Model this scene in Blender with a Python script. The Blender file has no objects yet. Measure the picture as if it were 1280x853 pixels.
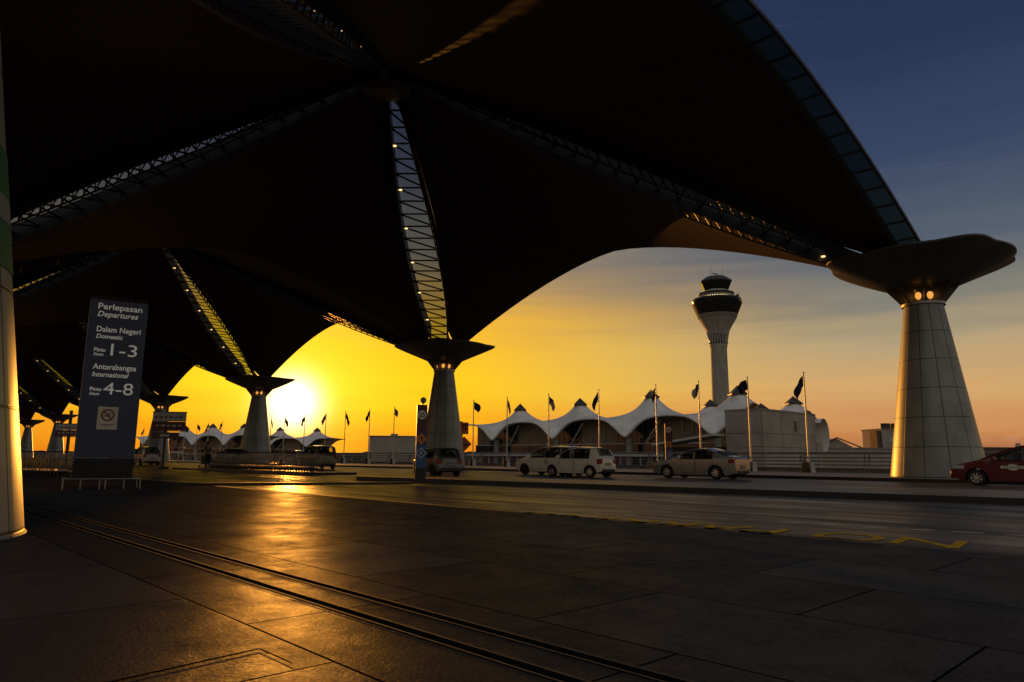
import bpy, math, random
from mathutils import Vector, Matrix
R = math.radians
random.seed(7)
scn = bpy.context.scene
COL = scn.collection

# ------------------------------------------------------------------ frame
F, PITCH, ROLL, CH = 873.24, 0.1667, 0.0076, 0.906      # focal length in px of a 1280 wide frame, camera height
TH = 0.7581                                             # heading of the road
U = Vector((-math.sin(TH), math.cos(TH), 0)); V = Vector((math.cos(TH), math.sin(TH), 0))
C1 = Vector((20.32, 33.74, 0)); S = 38.28
RZU = math.atan2(U.y, U.x)                              # local +X = along the road, local +Y = towards the terminal (-V)
def P(u, v, z=0): return C1 + U*u + V*v + Vector((0, 0, z))
fw = Vector((0, math.cos(PITCH), math.sin(PITCH))); up0 = Vector((0, -math.sin(PITCH), math.cos(PITCH))); r0 = Vector((1, 0, 0))
cr, sr = math.cos(ROLL), math.sin(ROLL)
cam_r = r0*cr + up0*sr; cam_u = up0*cr - r0*sr
def ray(x, y): return (cam_r*(x-640) - cam_u*(y-426.5) + fw*F)
def at(x, y, Y):
    d = ray(x, y); return Vector((0, 0, CH)) + d*(Y/d.y)
def ground(x, y, z=0):
    d = ray(x, y); return Vector((0, 0, CH)) + d*((z-CH)/d.z)
def on_line(x, v, y=573):
    """the point of the road-parallel line at offset v that stands in the direction of picture column x: (u, depth)"""
    d = ray(x, y); t = d.x/d.y
    A = C1 + V*v
    u = (A.x - t*A.y)/(t*U.y - U.x)
    return u, A.y + u*U.y

# ------------------------------------------------------------------ object helpers
def thing(name, label, cat, loc=(0, 0, 0), rz=0, group=None):
    o = bpy.data.objects.new(name, None); COL.objects.link(o)
    o.location = loc; o.rotation_euler = (0, 0, rz); o.empty_display_size = .2
    o['label'] = label; o['category'] = cat
    if group: o['group'] = group
    return o
def tag(o, label, cat, group=None):
    o['label'] = label; o['category'] = cat
    if group: o['group'] = group
    return o
def copy_thing(root, loc, rz, label, group=None):
    r = root.copy(); COL.objects.link(r); r.location = loc; r.rotation_euler = (0, 0, rz); r['label'] = label
    if group: r['group'] = group
    for ch in root.children:
        c = ch.copy(); COL.objects.link(c); c.parent = r
        for g in ch.children:
            d = g.copy(); COL.objects.link(d); d.parent = c
    return r

class MB:
    def __init__(s): s.v = []; s.f = []; s.m = []; s.mi = 0
    def add(s, vs, fs):
        o = len(s.v); s.v += [tuple(v) for v in vs]
        for f in fs: s.f.append([i+o for i in f]); s.m.append(s.mi)
        return s
    def box(s, c, d, rz=0, taper=1):
        cx, cy, cz = c; a, b, h = d[0]/2, d[1]/2, d[2]/2; vs = []
        for k, z in ((1, -h), (taper, h)):
            for x, y in ((-a, -b), (a, -b), (a, b), (-a, b)):
                x *= k; y *= k
                vs.append((cx+x*math.cos(rz)-y*math.sin(rz), cy+x*math.sin(rz)+y*math.cos(rz), cz+z))
        return s.add(vs, [[3, 2, 1, 0], [4, 5, 6, 7], [0, 1, 5, 4], [1, 2, 6, 5], [2, 3, 7, 6], [3, 0, 4, 7]])
    def tube(s, pts, r, n=8, r2=None):
        pts = [Vector(p) for p in pts]; m = len(pts); rings = []
        for i, p in enumerate(pts):
            t = (pts[min(i+1, m-1)] - pts[max(i-1, 0)]).normalized()
            a = Vector((0, 0, 1)) if abs(t.z) < .9 else Vector((1, 0, 0))
            x = t.cross(a).normalized(); y = x.cross(t)
            rr = r if r2 is None else r+(r2-r)*i/(m-1)
            rings.append([p + (x*math.cos(6.28319*k/n) + y*math.sin(6.28319*k/n))*rr for k in range(n)])
        vs = [q for g in rings for q in g]; fs = []
        for i in range(m-1):
            for k in range(n):
                fs.append([i*n+k, i*n+(k+1) % n, (i+1)*n+(k+1) % n, (i+1)*n+k])
        fs += [list(range(n))[::-1], [(m-1)*n+k for k in range(n)]]
        return s.add(vs, fs)
    def bar(s, a, b, w, h):
        """rectangular bar from a to b, w wide (level), h tall"""
        return s.sweep([a, b], w, h)
    def sweep(s, pts, w, h):
        pts = [Vector(p) for p in pts]; m = len(pts); vs = []; fs = []
        for i, p in enumerate(pts):
            t = (pts[min(i+1, m-1)] - pts[max(i-1, 0)]).normalized()
            a = Vector((0, 0, 1)) if abs(t.z) < .98 else Vector((1, 0, 0))
            x = t.cross(a).normalized()*(w/2); y = x.cross(t).normalized()*(h/2)
            vs += [p-x-y, p+x-y, p+x+y, p-x+y]
        for i in range(m-1):
            for k in range(4):
                fs.append([i*4+k, i*4+(k+1) % 4, i*4+4+(k+1) % 4, i*4+4+k])
        fs += [[3, 2, 1, 0], [(m-1)*4+k for k in range(4)]]
        return s.add(vs, fs)
    def lathe(s, prof, n=32, c=(0, 0, 0), mul=None, cap=True):
        vs = []; fs = []; m = len(prof)
        for r, z in prof:
            for k in range(n):
                a = 6.283185307*k/n; q = r*(mul(a, r) if mul else 1)
                vs.append((c[0]+q*math.cos(a), c[1]+q*math.sin(a), c[2]+z))
        for i in range(m-1):
            for k in range(n):
                fs.append([i*n+k, i*n+(k+1) % n, (i+1)*n+(k+1) % n, (i+1)*n+k])
        if cap: fs += [list(range(n))[::-1], [(m-1)*n+k for k in range(n)]]
        return s.add(vs, fs)
    def grid(s, rows, flip=False):
        m = len(rows); n = len(rows[0]); vs = [q for g in rows for q in g]; fs = []
        for i in range(m-1):
            for k in range(n-1):
                f = [i*n+k, i*n+k+1, (i+1)*n+k+1, (i+1)*n+k]
                fs.append(f[::-1] if flip else f)
        return s.add(vs, fs)
    def plate(s, poly, fn0, fn1):
        """closed prism between two mappings of a 2D outline"""
        n = len(poly); vs = [fn0(*p) for p in poly] + [fn1(*p) for p in poly]
        fs = [list(range(n))[::-1], list(range(n, 2*n))] + [[i, (i+1) % n, n+(i+1) % n, n+i] for i in range(n)]
        return s.add(vs, fs)
    def build(s, name, mats, parent=None, smooth=False, kind=None):
        me = bpy.data.meshes.new(name); me.from_pydata([tuple(v) for v in s.v], [], s.f)
        for m in (mats if isinstance(mats, (list, tuple)) else [mats]): me.materials.append(m)
        me.polygons.foreach_set('material_index', s.m)
        if smooth:
            me.polygons.foreach_set('use_smooth', [True]*len(me.polygons))
            me.set_sharp_from_angle(angle=R(smooth if smooth is not True else 40))
        me.update()
        o = bpy.data.objects.new(name, me); COL.objects.link(o)
        if parent: o.parent = parent
        if kind: o['kind'] = kind
        return o

# ------------------------------------------------------------------ materials
def nodes(name):
    m = bpy.data.materials.new(name); m.use_nodes = True
    nt = m.node_tree; return m, nt, nt.nodes['Principled BSDF']
def N(nt, typ, **kw):
    n = nt.nodes.new(typ)
    for k, v in kw.items():
        if k.startswith('i_'): n.inputs[k[2:].replace('_', ' ')].default_value = v
        else: setattr(n, k, v)
    return n
def L(nt, a, b): nt.links.new(a, b)
def mat(name, c, rough=.5, metal=0, var=.15, scale=3, emit=None, es=0, bump=0, bscale=40, spec=.5, coat=0, alpha=1):
    m, nt, b = nodes(name)
    b.inputs['Roughness'].default_value = rough; b.inputs['Metallic'].default_value = metal
    b.inputs['Specular IOR Level'].default_value = spec
    if coat: b.inputs['Coat Weight'].default_value = coat; b.inputs['Coat Roughness'].default_value = .06
    tc = N(nt, 'ShaderNodeTexCoord')
    nz = N(nt, 'ShaderNodeTexNoise', i_Scale=scale, i_Detail=6.0, i_Roughness=.6); L(nt, tc.outputs['Object'], nz.inputs['Vector'])
    rp = N(nt, 'ShaderNodeMapRange'); rp.inputs['From Min'].default_value = .3; rp.inputs['From Max'].default_value = .7
    rp.inputs['To Min'].default_value = 1-var; rp.inputs['To Max'].default_value = 1+var
    L(nt, nz.outputs['Fac'], rp.inputs['Value'])
    mx = N(nt, 'ShaderNodeVectorMath', operation='SCALE'); mx.inputs[0].default_value = c
    L(nt, rp.outputs['Result'], mx.inputs['Scale']); L(nt, mx.outputs['Vector'], b.inputs['Base Color'])
    if emit: b.inputs['Emission Color'].default_value = (*emit, 1); b.inputs['Emission Strength'].default_value = es
    if bump:
        n2 = N(nt, 'ShaderNodeTexNoise', i_Scale=bscale, i_Detail=3.0); L(nt, tc.outputs['Object'], n2.inputs['Vector'])
        bp = N(nt, 'ShaderNodeBump', i_Strength=bump, i_Distance=.02); L(nt, n2.outputs['Fac'], bp.inputs['Height']); L(nt, bp.outputs['Normal'], b.inputs['Normal'])
    if alpha < 1: b.inputs['Alpha'].default_value = alpha
    return m
def glassmat(name, tint, trans, rough=.05, base=(.02, .025, .03)):
    m, nt, b = nodes(name)
    b.inputs['Base Color'].default_value = (*base, 1); b.inputs['Roughness'].default_value = rough
    t = N(nt, 'ShaderNodeBsdfTransparent'); t.inputs['Color'].default_value = (*tint, 1)
    mx = N(nt, 'ShaderNodeMixShader'); mx.inputs['Fac'].default_value = trans
    L(nt, b.outputs['BSDF'], mx.inputs[1]); L(nt, t.outputs['BSDF'], mx.inputs[2])
    L(nt, mx.outputs['Shader'], nt.nodes['Material Output'].inputs['Surface'])
    return m
def mth(nt, op, a, b=None, clamp=False):
    n = N(nt, 'ShaderNodeMath', operation=op); n.use_clamp = clamp
    for i, q in enumerate((a, b)):
        if q is None: continue
        if isinstance(q, (int, float)): n.inputs[i].default_value = q
        else: L(nt, q, n.inputs[i])
    return n.outputs['Value']

def sheen(nt, b, fac, rough, bump):
    b.inputs['Specular IOR Level'].default_value = 0
    g = N(nt, 'ShaderNodeBsdfAnisotropic'); g.inputs['Color'].default_value = (1, 1, 1, 1); L(nt, rough, g.inputs['Roughness']); L(nt, bump, g.inputs['Normal'])
    mx = N(nt, 'ShaderNodeMixShader'); L(nt, fac, mx.inputs['Fac']); L(nt, b.outputs['BSDF'], mx.inputs[1]); L(nt, g.outputs['BSDF'], mx.inputs[2])
    L(nt, mx.outputs['Shader'], nt.nodes['Material Output'].inputs['Surface'])
def mrange(nt, val, a, b_, c, d):
    n = N(nt, 'ShaderNodeMapRange'); n.inputs['From Min'].default_value = a; n.inputs['From Max'].default_value = b_; n.inputs['To Min'].default_value = c; n.inputs['To Max'].default_value = d
    L(nt, val, n.inputs['Value']); return n.outputs['Result']
def paving_mat():
    m, nt, b = nodes('granite paving')
    tc = N(nt, 'ShaderNodeTexCoord'); o = tc.outputs['Object']
    big = N(nt, 'ShaderNodeTexNoise', i_Scale=.35, i_Detail=5.0, i_Roughness=.65); L(nt, o, big.inputs['Vector'])
    fine = N(nt, 'ShaderNodeTexNoise', i_Scale=55.0, i_Detail=4.0, i_Roughness=.7); L(nt, o, fine.inputs['Vector'])
    scf = N(nt, 'ShaderNodeTexNoise', i_Scale=4.0, i_Detail=8.0, i_Roughness=.75)
    st = N(nt, 'ShaderNodeVectorMath', operation='MULTIPLY'); st.inputs[1].default_value = (.25, 1, 1); L(nt, o, st.inputs[0]); L(nt, st.outputs['Vector'], scf.inputs['Vector'])
    br = N(nt, 'ShaderNodeTexBrick'); L(nt, o, br.inputs['Vector'])
    br.offset = .5; br.inputs['Scale'].default_value = 1; br.inputs['Brick Width'].default_value = 1.9; br.inputs['Row Height'].default_value = 1.25
    br.inputs['Mortar Size'].default_value = .008; br.inputs['Mortar Smooth'].default_value = .2; br.inputs['Bias'].default_value = 0
    br.inputs['Color1'].default_value = (.017, .019, .024, 1); br.inputs['Color2'].default_value = (.038, .040, .046, 1); br.inputs['Mortar'].default_value = (.003, .003, .003, 1)
    k = mth(nt, 'ADD', mth(nt, 'MULTIPLY', big.outputs['Fac'], .7), mth(nt, 'MULTIPLY', fine.outputs['Fac'], .7))
    k = mth(nt, 'ADD', k, .25)
    sc = N(nt, 'ShaderNodeVectorMath', operation='SCALE'); L(nt, br.outputs['Color'], sc.inputs[0]); L(nt, k, sc.inputs['Scale'])
    wr = N(nt, 'ShaderNodeMapRange'); wr.inputs['From Min'].default_value = .66; wr.inputs['From Max'].default_value = .74; L(nt, scf.outputs['Fac'], wr.inputs['Value'])
    mx = N(nt, 'ShaderNodeMix', data_type='RGBA'); L(nt, mth(nt, 'MULTIPLY', wr.outputs['Result'], .5), mx.inputs['Factor'])
    L(nt, sc.outputs['Vector'], mx.inputs['A']); mx.inputs['B'].default_value = (.11, .115, .125, 1)
    L(nt, mx.outputs['Result'], b.inputs['Base Color'])
    pat = N(nt, 'ShaderNodeTexNoise', i_Scale=1.6, i_Detail=9.0, i_Roughness=.78, i_Distortion=.2); L(nt, o, pat.inputs['Vector'])
    fac = mth(nt, 'ADD', mrange(nt, pat.outputs['Fac'], .35, .68, .026, .072), mrange(nt, fine.outputs['Fac'], .45, .75, -.008, .03), True)
    fac = mth(nt, 'MULTIPLY', fac, mth(nt, 'SUBTRACT', 1, br.outputs['Fac']))
    rgh = mrange(nt, pat.outputs['Fac'], .3, .7, .50, .32)
    h = mth(nt, 'SUBTRACT', mth(nt, 'MULTIPLY', fine.outputs['Fac'], .6), mth(nt, 'MULTIPLY', br.outputs['Fac'], 1.5))
    h = mth(nt, 'ADD', h, mth(nt, 'MULTIPLY', scf.outputs['Fac'], .4))
    bp = N(nt, 'ShaderNodeBump', i_Strength=.55, i_Distance=.012); L(nt, h, bp.inputs['Height']); L(nt, bp.outputs['Normal'], b.inputs['Normal'])
    b.inputs['Roughness'].default_value = .8
    sheen(nt, b, fac, rgh, bp.outputs['Normal'])
    return m
def asphalt_mat():
    m, nt, b = nodes('asphalt')
    tc = N(nt, 'ShaderNodeTexCoord'); o = tc.outputs['Object']
    big = N(nt, 'ShaderNodeTexNoise', i_Scale=.6, i_Detail=6.0, i_Roughness=.6)
    st = N(nt, 'ShaderNodeVectorMath', operation='MULTIPLY'); st.inputs[1].default_value = (.16, 1.1, 1); L(nt, o, st.inputs[0]); L(nt, st.outputs['Vector'], big.inputs['Vector'])
    fine = N(nt, 'ShaderNodeTexNoise', i_Scale=70.0, i_Detail=3.0); L(nt, o, fine.inputs['Vector'])
    rp = N(nt, 'ShaderNodeValToRGB'); L(nt, big.outputs['Fac'], rp.inputs['Fac'])
    e = rp.color_ramp.elements; e[0].position = .3; e[0].color = (.026, .024, .022, 1); e[1].position = .7; e[1].color = (.078, .070, .060, 1)
    L(nt, rp.outputs['Color'], b.inputs['Base Color'])
    bp = N(nt, 'ShaderNodeBump', i_Strength=.4, i_Distance=.012); L(nt, fine.outputs['Fac'], bp.inputs['Height']); L(nt, bp.outputs['Normal'], b.inputs['Normal'])
    pat = N(nt, 'ShaderNodeTexNoise', i_Scale=1.3, i_Detail=6.0, i_Roughness=.65, i_Distortion=.5); L(nt, st.outputs['Vector'], pat.inputs['Vector'])
    b.inputs['Roughness'].default_value = .85
    sheen(nt, b, mrange(nt, pat.outputs['Fac'], .35, .66, .10, .30), mrange(nt, pat.outputs['Fac'], .3, .7, .45, .24), bp.outputs['Normal'])
    return m
def soffit_mat():
    m, nt, b = nodes('slatted soffit')
    tc = N(nt, 'ShaderNodeTexCoord')
    sp = N(nt, 'ShaderNodeSeparateXYZ'); L(nt, tc.outputs['UV'], sp.inputs[0])
    w = mth(nt, 'PINGPONG', mth(nt, 'MULTIPLY', sp.outputs['X'], 2.4), .5)
    g = N(nt, 'ShaderNodeMapRange'); g.inputs['From Min'].default_value = .04; g.inputs['From Max'].default_value = .10; L(nt, w, g.inputs['Value'])
    w2 = mth(nt, 'MULTIPLY', mth(nt, 'PINGPONG', mth(nt, 'MULTIPLY', sp.outputs['Y'], 1/2.4), .5), 2.4)
    g2_ = N(nt, 'ShaderNodeMapRange'); g2_.inputs['From Min'].default_value = .02; g2_.inputs['From Max'].default_value = .05; L(nt, w2, g2_.inputs['Value'])
    g.outputs['Result']; gm = mth(nt, 'MINIMUM', g.outputs['Result'], g2_.outputs['Result'])
    nz = N(nt, 'ShaderNodeTexNoise', i_Scale=.5, i_Detail=6.0, i_Roughness=.7); L(nt, tc.outputs['Object'], nz.inputs['Vector'])
    mx = N(nt, 'ShaderNodeMix', data_type='RGBA'); L(nt, gm, mx.inputs['Factor'])
    mx.inputs['A'].default_value = (.018, .009, .006, 1); mx.inputs['B'].default_value = (.085, .036, .024, 1)
    sc = N(nt, 'ShaderNodeVectorMath', operation='SCALE'); L(nt, mx.outputs['Result'], sc.inputs[0]); L(nt, mth(nt, 'ADD', nz.outputs['Fac'], .45), sc.inputs['Scale'])
    L(nt, sc.outputs['Vector'], b.inputs['Base Color']); b.inputs['Roughness'].default_value = .6; b.inputs['Specular IOR Level'].default_value = .2
    bp = N(nt, 'ShaderNodeBump', i_Strength=.5, i_Distance=.02); L(nt, g.outputs['Result'], bp.inputs['Height']); L(nt, bp.outputs['Normal'], b.inputs['Normal'])
    return m
def panel_mat(name, c, dz, z0, nseg, rough=.42, joint=.02):
    """cladding of a round shaft: level joints every dz and nseg upright seams, from the object's own coordinates"""
    m, nt, b = nodes(name)
    tc = N(nt, 'ShaderNodeTexCoord'); sp = N(nt, 'ShaderNodeSeparateXYZ'); L(nt, tc.outputs['Object'], sp.inputs[0])
    x, y, z = sp.outputs
    ang = mth(nt, 'MULTIPLY', mth(nt, 'ARCTAN2', y, x), nseg/6.283185)
    rad = mth(nt, 'SQRT', mth(nt, 'ADD', mth(nt, 'MULTIPLY', x, x), mth(nt, 'MULTIPLY', y, y)))
    zz = mth(nt, 'DIVIDE', mth(nt, 'SUBTRACT', z, z0), dz)
    fz = mth(nt, 'MULTIPLY', mth(nt, 'PINGPONG', zz, .5), dz)
    fa = mth(nt, 'MULTIPLY', mth(nt, 'MULTIPLY', mth(nt, 'PINGPONG', ang, .5), 6.283185/nseg), rad)
    d = mth(nt, 'MINIMUM', fz, fa)
    g = N(nt, 'ShaderNodeMapRange'); g.inputs['From Min'].default_value = joint*.6; g.inputs['From Max'].default_value = joint; L(nt, d, g.inputs['Value'])
    cell = N(nt, 'ShaderNodeTexWhiteNoise'); cb = N(nt, 'ShaderNodeCombineXYZ')
    L(nt, mth(nt, 'FLOOR', mth(nt, 'ADD', ang, .5)), cb.inputs[0]); L(nt, mth(nt, 'FLOOR', mth(nt, 'ADD', zz, .5)), cb.inputs[1]); L(nt, cb.outputs[0], cell.inputs['Vector'])
    nz = N(nt, 'ShaderNodeTexNoise', i_Scale=1.2, i_Detail=7.0, i_Roughness=.65)
    st = N(nt, 'ShaderNodeVectorMath', operation='MULTIPLY'); st.inputs[1].default_value = (1, 1, .25); L(nt, tc.outputs['Object'], st.inputs[0]); L(nt, st.outputs['Vector'], nz.inputs['Vector'])
    k = mth(nt, 'ADD', mth(nt, 'ADD', mth(nt, 'MULTIPLY', cell.outputs['Value'], .22), .45), mth(nt, 'MULTIPLY', nz.outputs['Fac'], .85))
    sc = N(nt, 'ShaderNodeVectorMath', operation='SCALE'); sc.inputs[0].default_value = c; L(nt, k, sc.inputs['Scale'])
    mx = N(nt, 'ShaderNodeMix', data_type='RGBA'); L(nt, g.outputs['Result'], mx.inputs['Factor']); mx.inputs['A'].default_value = (.03, .03, .03, 1); L(nt, sc.outputs['Vector'], mx.inputs['B'])
    L(nt, mx.outputs['Result'], b.inputs['Base Color']); b.inputs['Roughness'].default_value = rough; b.inputs['Metallic'].default_value = .25
    bp = N(nt, 'ShaderNodeBump', i_Strength=.4, i_Distance=.01); L(nt, g.outputs['Result'], bp.inputs['Height']); L(nt, bp.outputs['Normal'], b.inputs['Normal'])
    return m

M = dict(
    paving=paving_mat(), asphalt=asphalt_mat(), soffit=soffit_mat(),
    clad=panel_mat('column cladding', (.27, .275, .265), 1.38, .05, 12),
    towerclad=panel_mat('tower concrete', (.50, .48, .43), 9, 0, 28, .7, .045),
    rooftop=mat('roof metal', (.12, .12, .12), .5, .3), steel=mat('dark painted steel', (.035, .034, .033), .45),
    dish=panel_mat('capital cladding', (.085, .08, .075), 50, -20, 24, .5, .016), galv=mat('galvanised rail', (.34, .33, .31), .38, .7),
    concrete=mat('concrete', (.30, .28, .25), .85, 0, .25, 1.2, bump=.2), drainlip=mat('drain lip', (.06, .058, .055), .7, spec=.08), slot=mat('slot shadow gap', (.006, .006, .006), .9, spec=0), kerb=mat('kerb stone', (.26, .25, .23), .7, 0, .25, 2, bump=.2),
    walk=mat('walkway paving', (.20, .185, .17), .6, 0, .25, 1.5, bump=.2),
    island=mat('island paving', (.13, .12, .11), .5, 0, .3, 1.2, bump=.25, bscale=60), shadedkerb=mat('dark shaded kerb', (.018, .017, .017), .6),  # kerb faces coloured near black, the shade of their unlit side
    terrain=mat('airfield ground', (.07, .075, .05), .9, 0, .3, .05), white=mat('white paint', (.72, .71, .68), .6, 0, .3, 8),
    dimwhite=mat('worn white road paint', (.42, .41, .39), .8, 0, .45, 6, spec=.1), yellow=mat('yellow road paint', (.34, .24, .015), .8, 0, .45, 7, spec=.1),
    membrane=mat('tent membrane', (.80, .78, .74), .6, 0, .2, .35), capdark=mat('peak cap', (.05, .045, .04), .5),
    glassdark=mat('dark facade glass', (.018, .02, .022), .12, spec=.6), woodpanel=mat('tan wall panel', (.24, .19, .13), .7, 0, .15, .6),
    brownwall=mat('brown wall', (.13, .085, .055), .8, 0, .25, .5), slab=mat('white slab', (.55, .54, .51), .6),
    greywall=mat('grey rendered wall', (.42, .37, .32), .85, 0, .22, .35, bump=.2, bscale=6), lamp=mat('lamp globe', (.9, .6, .3), .4, emit=(1, .42, .08), es=.9),
    striplamp=mat('strip lamp', (.9, .8, .6), .4, emit=(1, .62, .25), es=1.7), towerlamp=mat('balcony lamp', (.9, .8, .6), .4, emit=(1, .8, .35), es=2.2),
    blue=mat('blue sign panel', (.05, .058, .115), .45, 0, .1, 2), glowletter=mat('sign letter added glow', (.8, .78, .72), .5, emit=(1, .96, .85), es=.10), letter=mat('sign letter', (.75, .73, .66), .5), blackpaint=mat('black paint', (.012, .012, .013), .5),  # pylon letters are given an added glow to read brighter
    red=mat('sign red', (.40, .03, .02), .5), orange=mat('sign orange', (.60, .20, .05), .5), purple=mat('sign purple', (.085, .03, .07), .5), maroon=mat('sign maroon', (.11, .025, .03), .5),
    signblue=mat('sign blue', (.035, .10, .24), .5), cream=mat('cream plate', (.66, .60, .47), .5), pole=mat('pole paint', (.62, .58, .50), .35, .3),
    flagdark=mat('navy flag cloth', (.02, .02, .06), .8), flagred=mat('red flag cloth', (.35, .03, .03), .8), flagwhite=mat('white flag cloth', (.6, .56, .5), .8),
    rubber=mat('tyre rubber', (.015, .015, .015), .8), alloy=mat('alloy rim', (.45, .45, .45), .3, .9), black=mat('black trim', (.012, .012, .012), .45), underbody=mat('underbody', (.008, .008, .008), .9),
    seat=mat('car seat cloth', (.05, .048, .045), .85), chrome=mat('chrome', (.6, .6, .6), .15, 1), headl=mat('headlight lens', (.6, .6, .6), .08, .3), taill=mat('taillight lens', (.30, .015, .01), .15, coat=.5),
    pwhite=mat('white car paint', (.80, .78, .68), .32, 0, .03, coat=.7), psilver=mat('silver car paint', (.38, .37, .34), .28, .5, .03, coat=.7), pgrey=mat('grey car paint', (.13, .12, .11), .3, .4, .03, coat=.6),
    pred=mat('red taxi paint', (.13, .008, .013), .22, 0, .03, coat=.9), pdark=mat('dark car paint', (.05, .045, .04), .25, .3, .03, coat=.8), pgold=mat('olive taxi paint', (.16, .13, .06), .3, .3, .03, coat=.8),
    plate=mat('number plate', (.02, .02, .02), .4), skin=mat('skin', (.35, .20, .13), .6), hair=mat('black hair', (.012, .01, .01), .6), shirt=mat('olive shirt', (.12, .11, .05), .8), trousers=mat('dark trousers', (.03, .03, .03), .85),
    cglass=glassmat('tinted car glass', (.80, .82, .78), .72), sglass=glassmat('skylight glass', (.36, .40, .46), .85, .1), fascia=glassmat('teal fascia glass', (.42, .52, .50), .5, .35, (.08, .12, .12)),
    green=mat('green poster', (.014, .13, .06), .5), greyposter=mat('grey poster', (.20, .22, .21), .5), chest=mat('luggage fabric', (.04, .035, .04), .7), mesh=mat('trolley wire', (.45, .43, .40), .3, .9),
    treemass=mat('distant foliage', (.04, .05, .03), .95, 0, .4, .05),
)

# ------------------------------------------------------------------ camera, light, sky
cd = bpy.data.cameras.new('camera'); cam = bpy.data.objects.new('camera', cd); COL.objects.link(cam)
cd.sensor_width = 36; cd.lens = 36*F/1280; cd.clip_start = .05; cd.clip_end = 20000
mw = Matrix((cam_r, cam_u, -fw)).transposed().to_4x4(); mw.translation = (0, 0, CH); cam.matrix_world = mw
scn.camera = cam
SAZ, SEL = R(-17.4), R(4.19)
sdir = Vector((math.sin(SAZ)*math.cos(SEL), math.cos(SAZ)*math.cos(SEL), math.sin(SEL)))
sl = bpy.data.lights.new('sun', 'SUN'); so = bpy.data.objects.new('sun', sl); COL.objects.link(so)
sl.energy = 2.2; sl.angle = R(.6); sl.color = (1, .38, .05)
so.rotation_euler = sdir.to_track_quat('Z', 'Y').to_euler(); so.location = (0, 0, 60)

def lin(c): return tuple(((x/255)/12.92 if x/255 <= .04045 else ((x/255+.055)/1.055)**2.4) for x in c)
w = bpy.data.worlds.new('World'); scn.world = w; w.use_nodes = True
nt = w.node_tree; nt.nodes.clear()
tc = N(nt, 'ShaderNodeTexCoord'); dn = N(nt, 'ShaderNodeVectorMath', operation='NORMALIZE'); L(nt, tc.outputs['Generated'], dn.inputs[0]); D = dn.outputs['Vector']
sp = N(nt, 'ShaderNodeSeparateXYZ'); L(nt, D, sp.inputs[0])
el = mth(nt, 'MULTIPLY', mth(nt, 'ARCSINE', sp.outputs['Z']), 57.29578)
# long thin cloud streaks low in the sky nudge the bands up and down
mp = N(nt, 'ShaderNodeVectorMath', operation='MULTIPLY'); mp.inputs[1].default_value = (1.6, 1.6, 20); L(nt, D, mp.inputs[0])
cn = N(nt, 'ShaderNodeTexNoise', i_Scale=2.0, i_Detail=6.0, i_Roughness=.55, i_Distortion=.4); L(nt, mp.outputs['Vector'], cn.inputs['Vector'])
elw = mth(nt, 'ADD', el, mth(nt, 'MULTIPLY', mth(nt, 'SUBTRACT', cn.outputs['Fac'], .5), 4.5))
hx = N(nt, 'ShaderNodeVectorMath', operation='MULTIPLY'); hx.inputs[1].default_value = (1, 1, 0); L(nt, D, hx.inputs[0])
hn = N(nt, 'ShaderNodeVectorMath', operation='NORMALIZE'); L(nt, hx.outputs['Vector'], hn.inputs[0])
dt = N(nt, 'ShaderNodeVectorMath', operation='DOT_PRODUCT'); L(nt, hn.outputs['Vector'], dt.inputs[0]); dt.inputs[1].default_value = (math.sin(SAZ), math.cos(SAZ), 0)
daz = mth(nt, 'MULTIPLY', mth(nt, 'ARCCOSINE', mth(nt, 'MINIMUM', mth(nt, 'MAXIMUM', dt.outputs['Value'], -1), 1)), 57.29578)
def ramp(stops):
    n = N(nt, 'ShaderNodeValToRGB'); n.color_ramp.interpolation = 'B_SPLINE' if False else 'EASE'
    n.color_ramp.interpolation = 'LINEAR'
    e = n.color_ramp.elements
    while len(e) < len(stops): e.new(.5)
    for q, (p, c) in zip(e, stops): q.position = p/62; q.color = (*lin(c), 1)
    L(nt, mth(nt, 'DIVIDE', elw, 62, True), n.inputs['Fac']); return n.outputs['Color']
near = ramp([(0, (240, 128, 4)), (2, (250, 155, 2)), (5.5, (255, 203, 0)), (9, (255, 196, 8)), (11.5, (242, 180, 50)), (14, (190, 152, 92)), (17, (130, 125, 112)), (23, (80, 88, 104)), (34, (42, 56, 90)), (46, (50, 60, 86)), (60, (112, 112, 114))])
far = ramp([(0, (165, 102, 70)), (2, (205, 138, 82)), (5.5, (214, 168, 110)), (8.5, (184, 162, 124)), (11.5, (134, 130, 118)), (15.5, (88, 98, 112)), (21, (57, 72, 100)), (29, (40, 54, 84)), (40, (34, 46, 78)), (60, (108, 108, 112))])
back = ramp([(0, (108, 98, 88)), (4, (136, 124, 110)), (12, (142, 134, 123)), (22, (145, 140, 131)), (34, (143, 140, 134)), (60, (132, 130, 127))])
def rng(val, a, b):
    n = N(nt, 'ShaderNodeMapRange', interpolation_type='SMOOTHSTEP'); n.inputs['From Min'].default_value = a; n.inputs['From Max'].default_value = b; L(nt, val, n.inputs['Value']); return n.outputs['Result']
def mixc(f, a, b):
    n = N(nt, 'ShaderNodeMix', data_type='RGBA'); L(nt, f, n.inputs['Factor']); L(nt, a, n.inputs['A']); L(nt, b, n.inputs['B']); return n.outputs['Result']
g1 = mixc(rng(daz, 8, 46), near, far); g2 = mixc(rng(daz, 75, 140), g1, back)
sd = N(nt, 'ShaderNodeVectorMath', operation='DOT_PRODUCT'); L(nt, D, sd.inputs[0]); sd.inputs[1].default_value = sdir
ang = mth(nt, 'MULTIPLY', mth(nt, 'ARCCOSINE', mth(nt, 'MINIMUM', sd.outputs['Value'], 1)), 57.29578)
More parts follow.
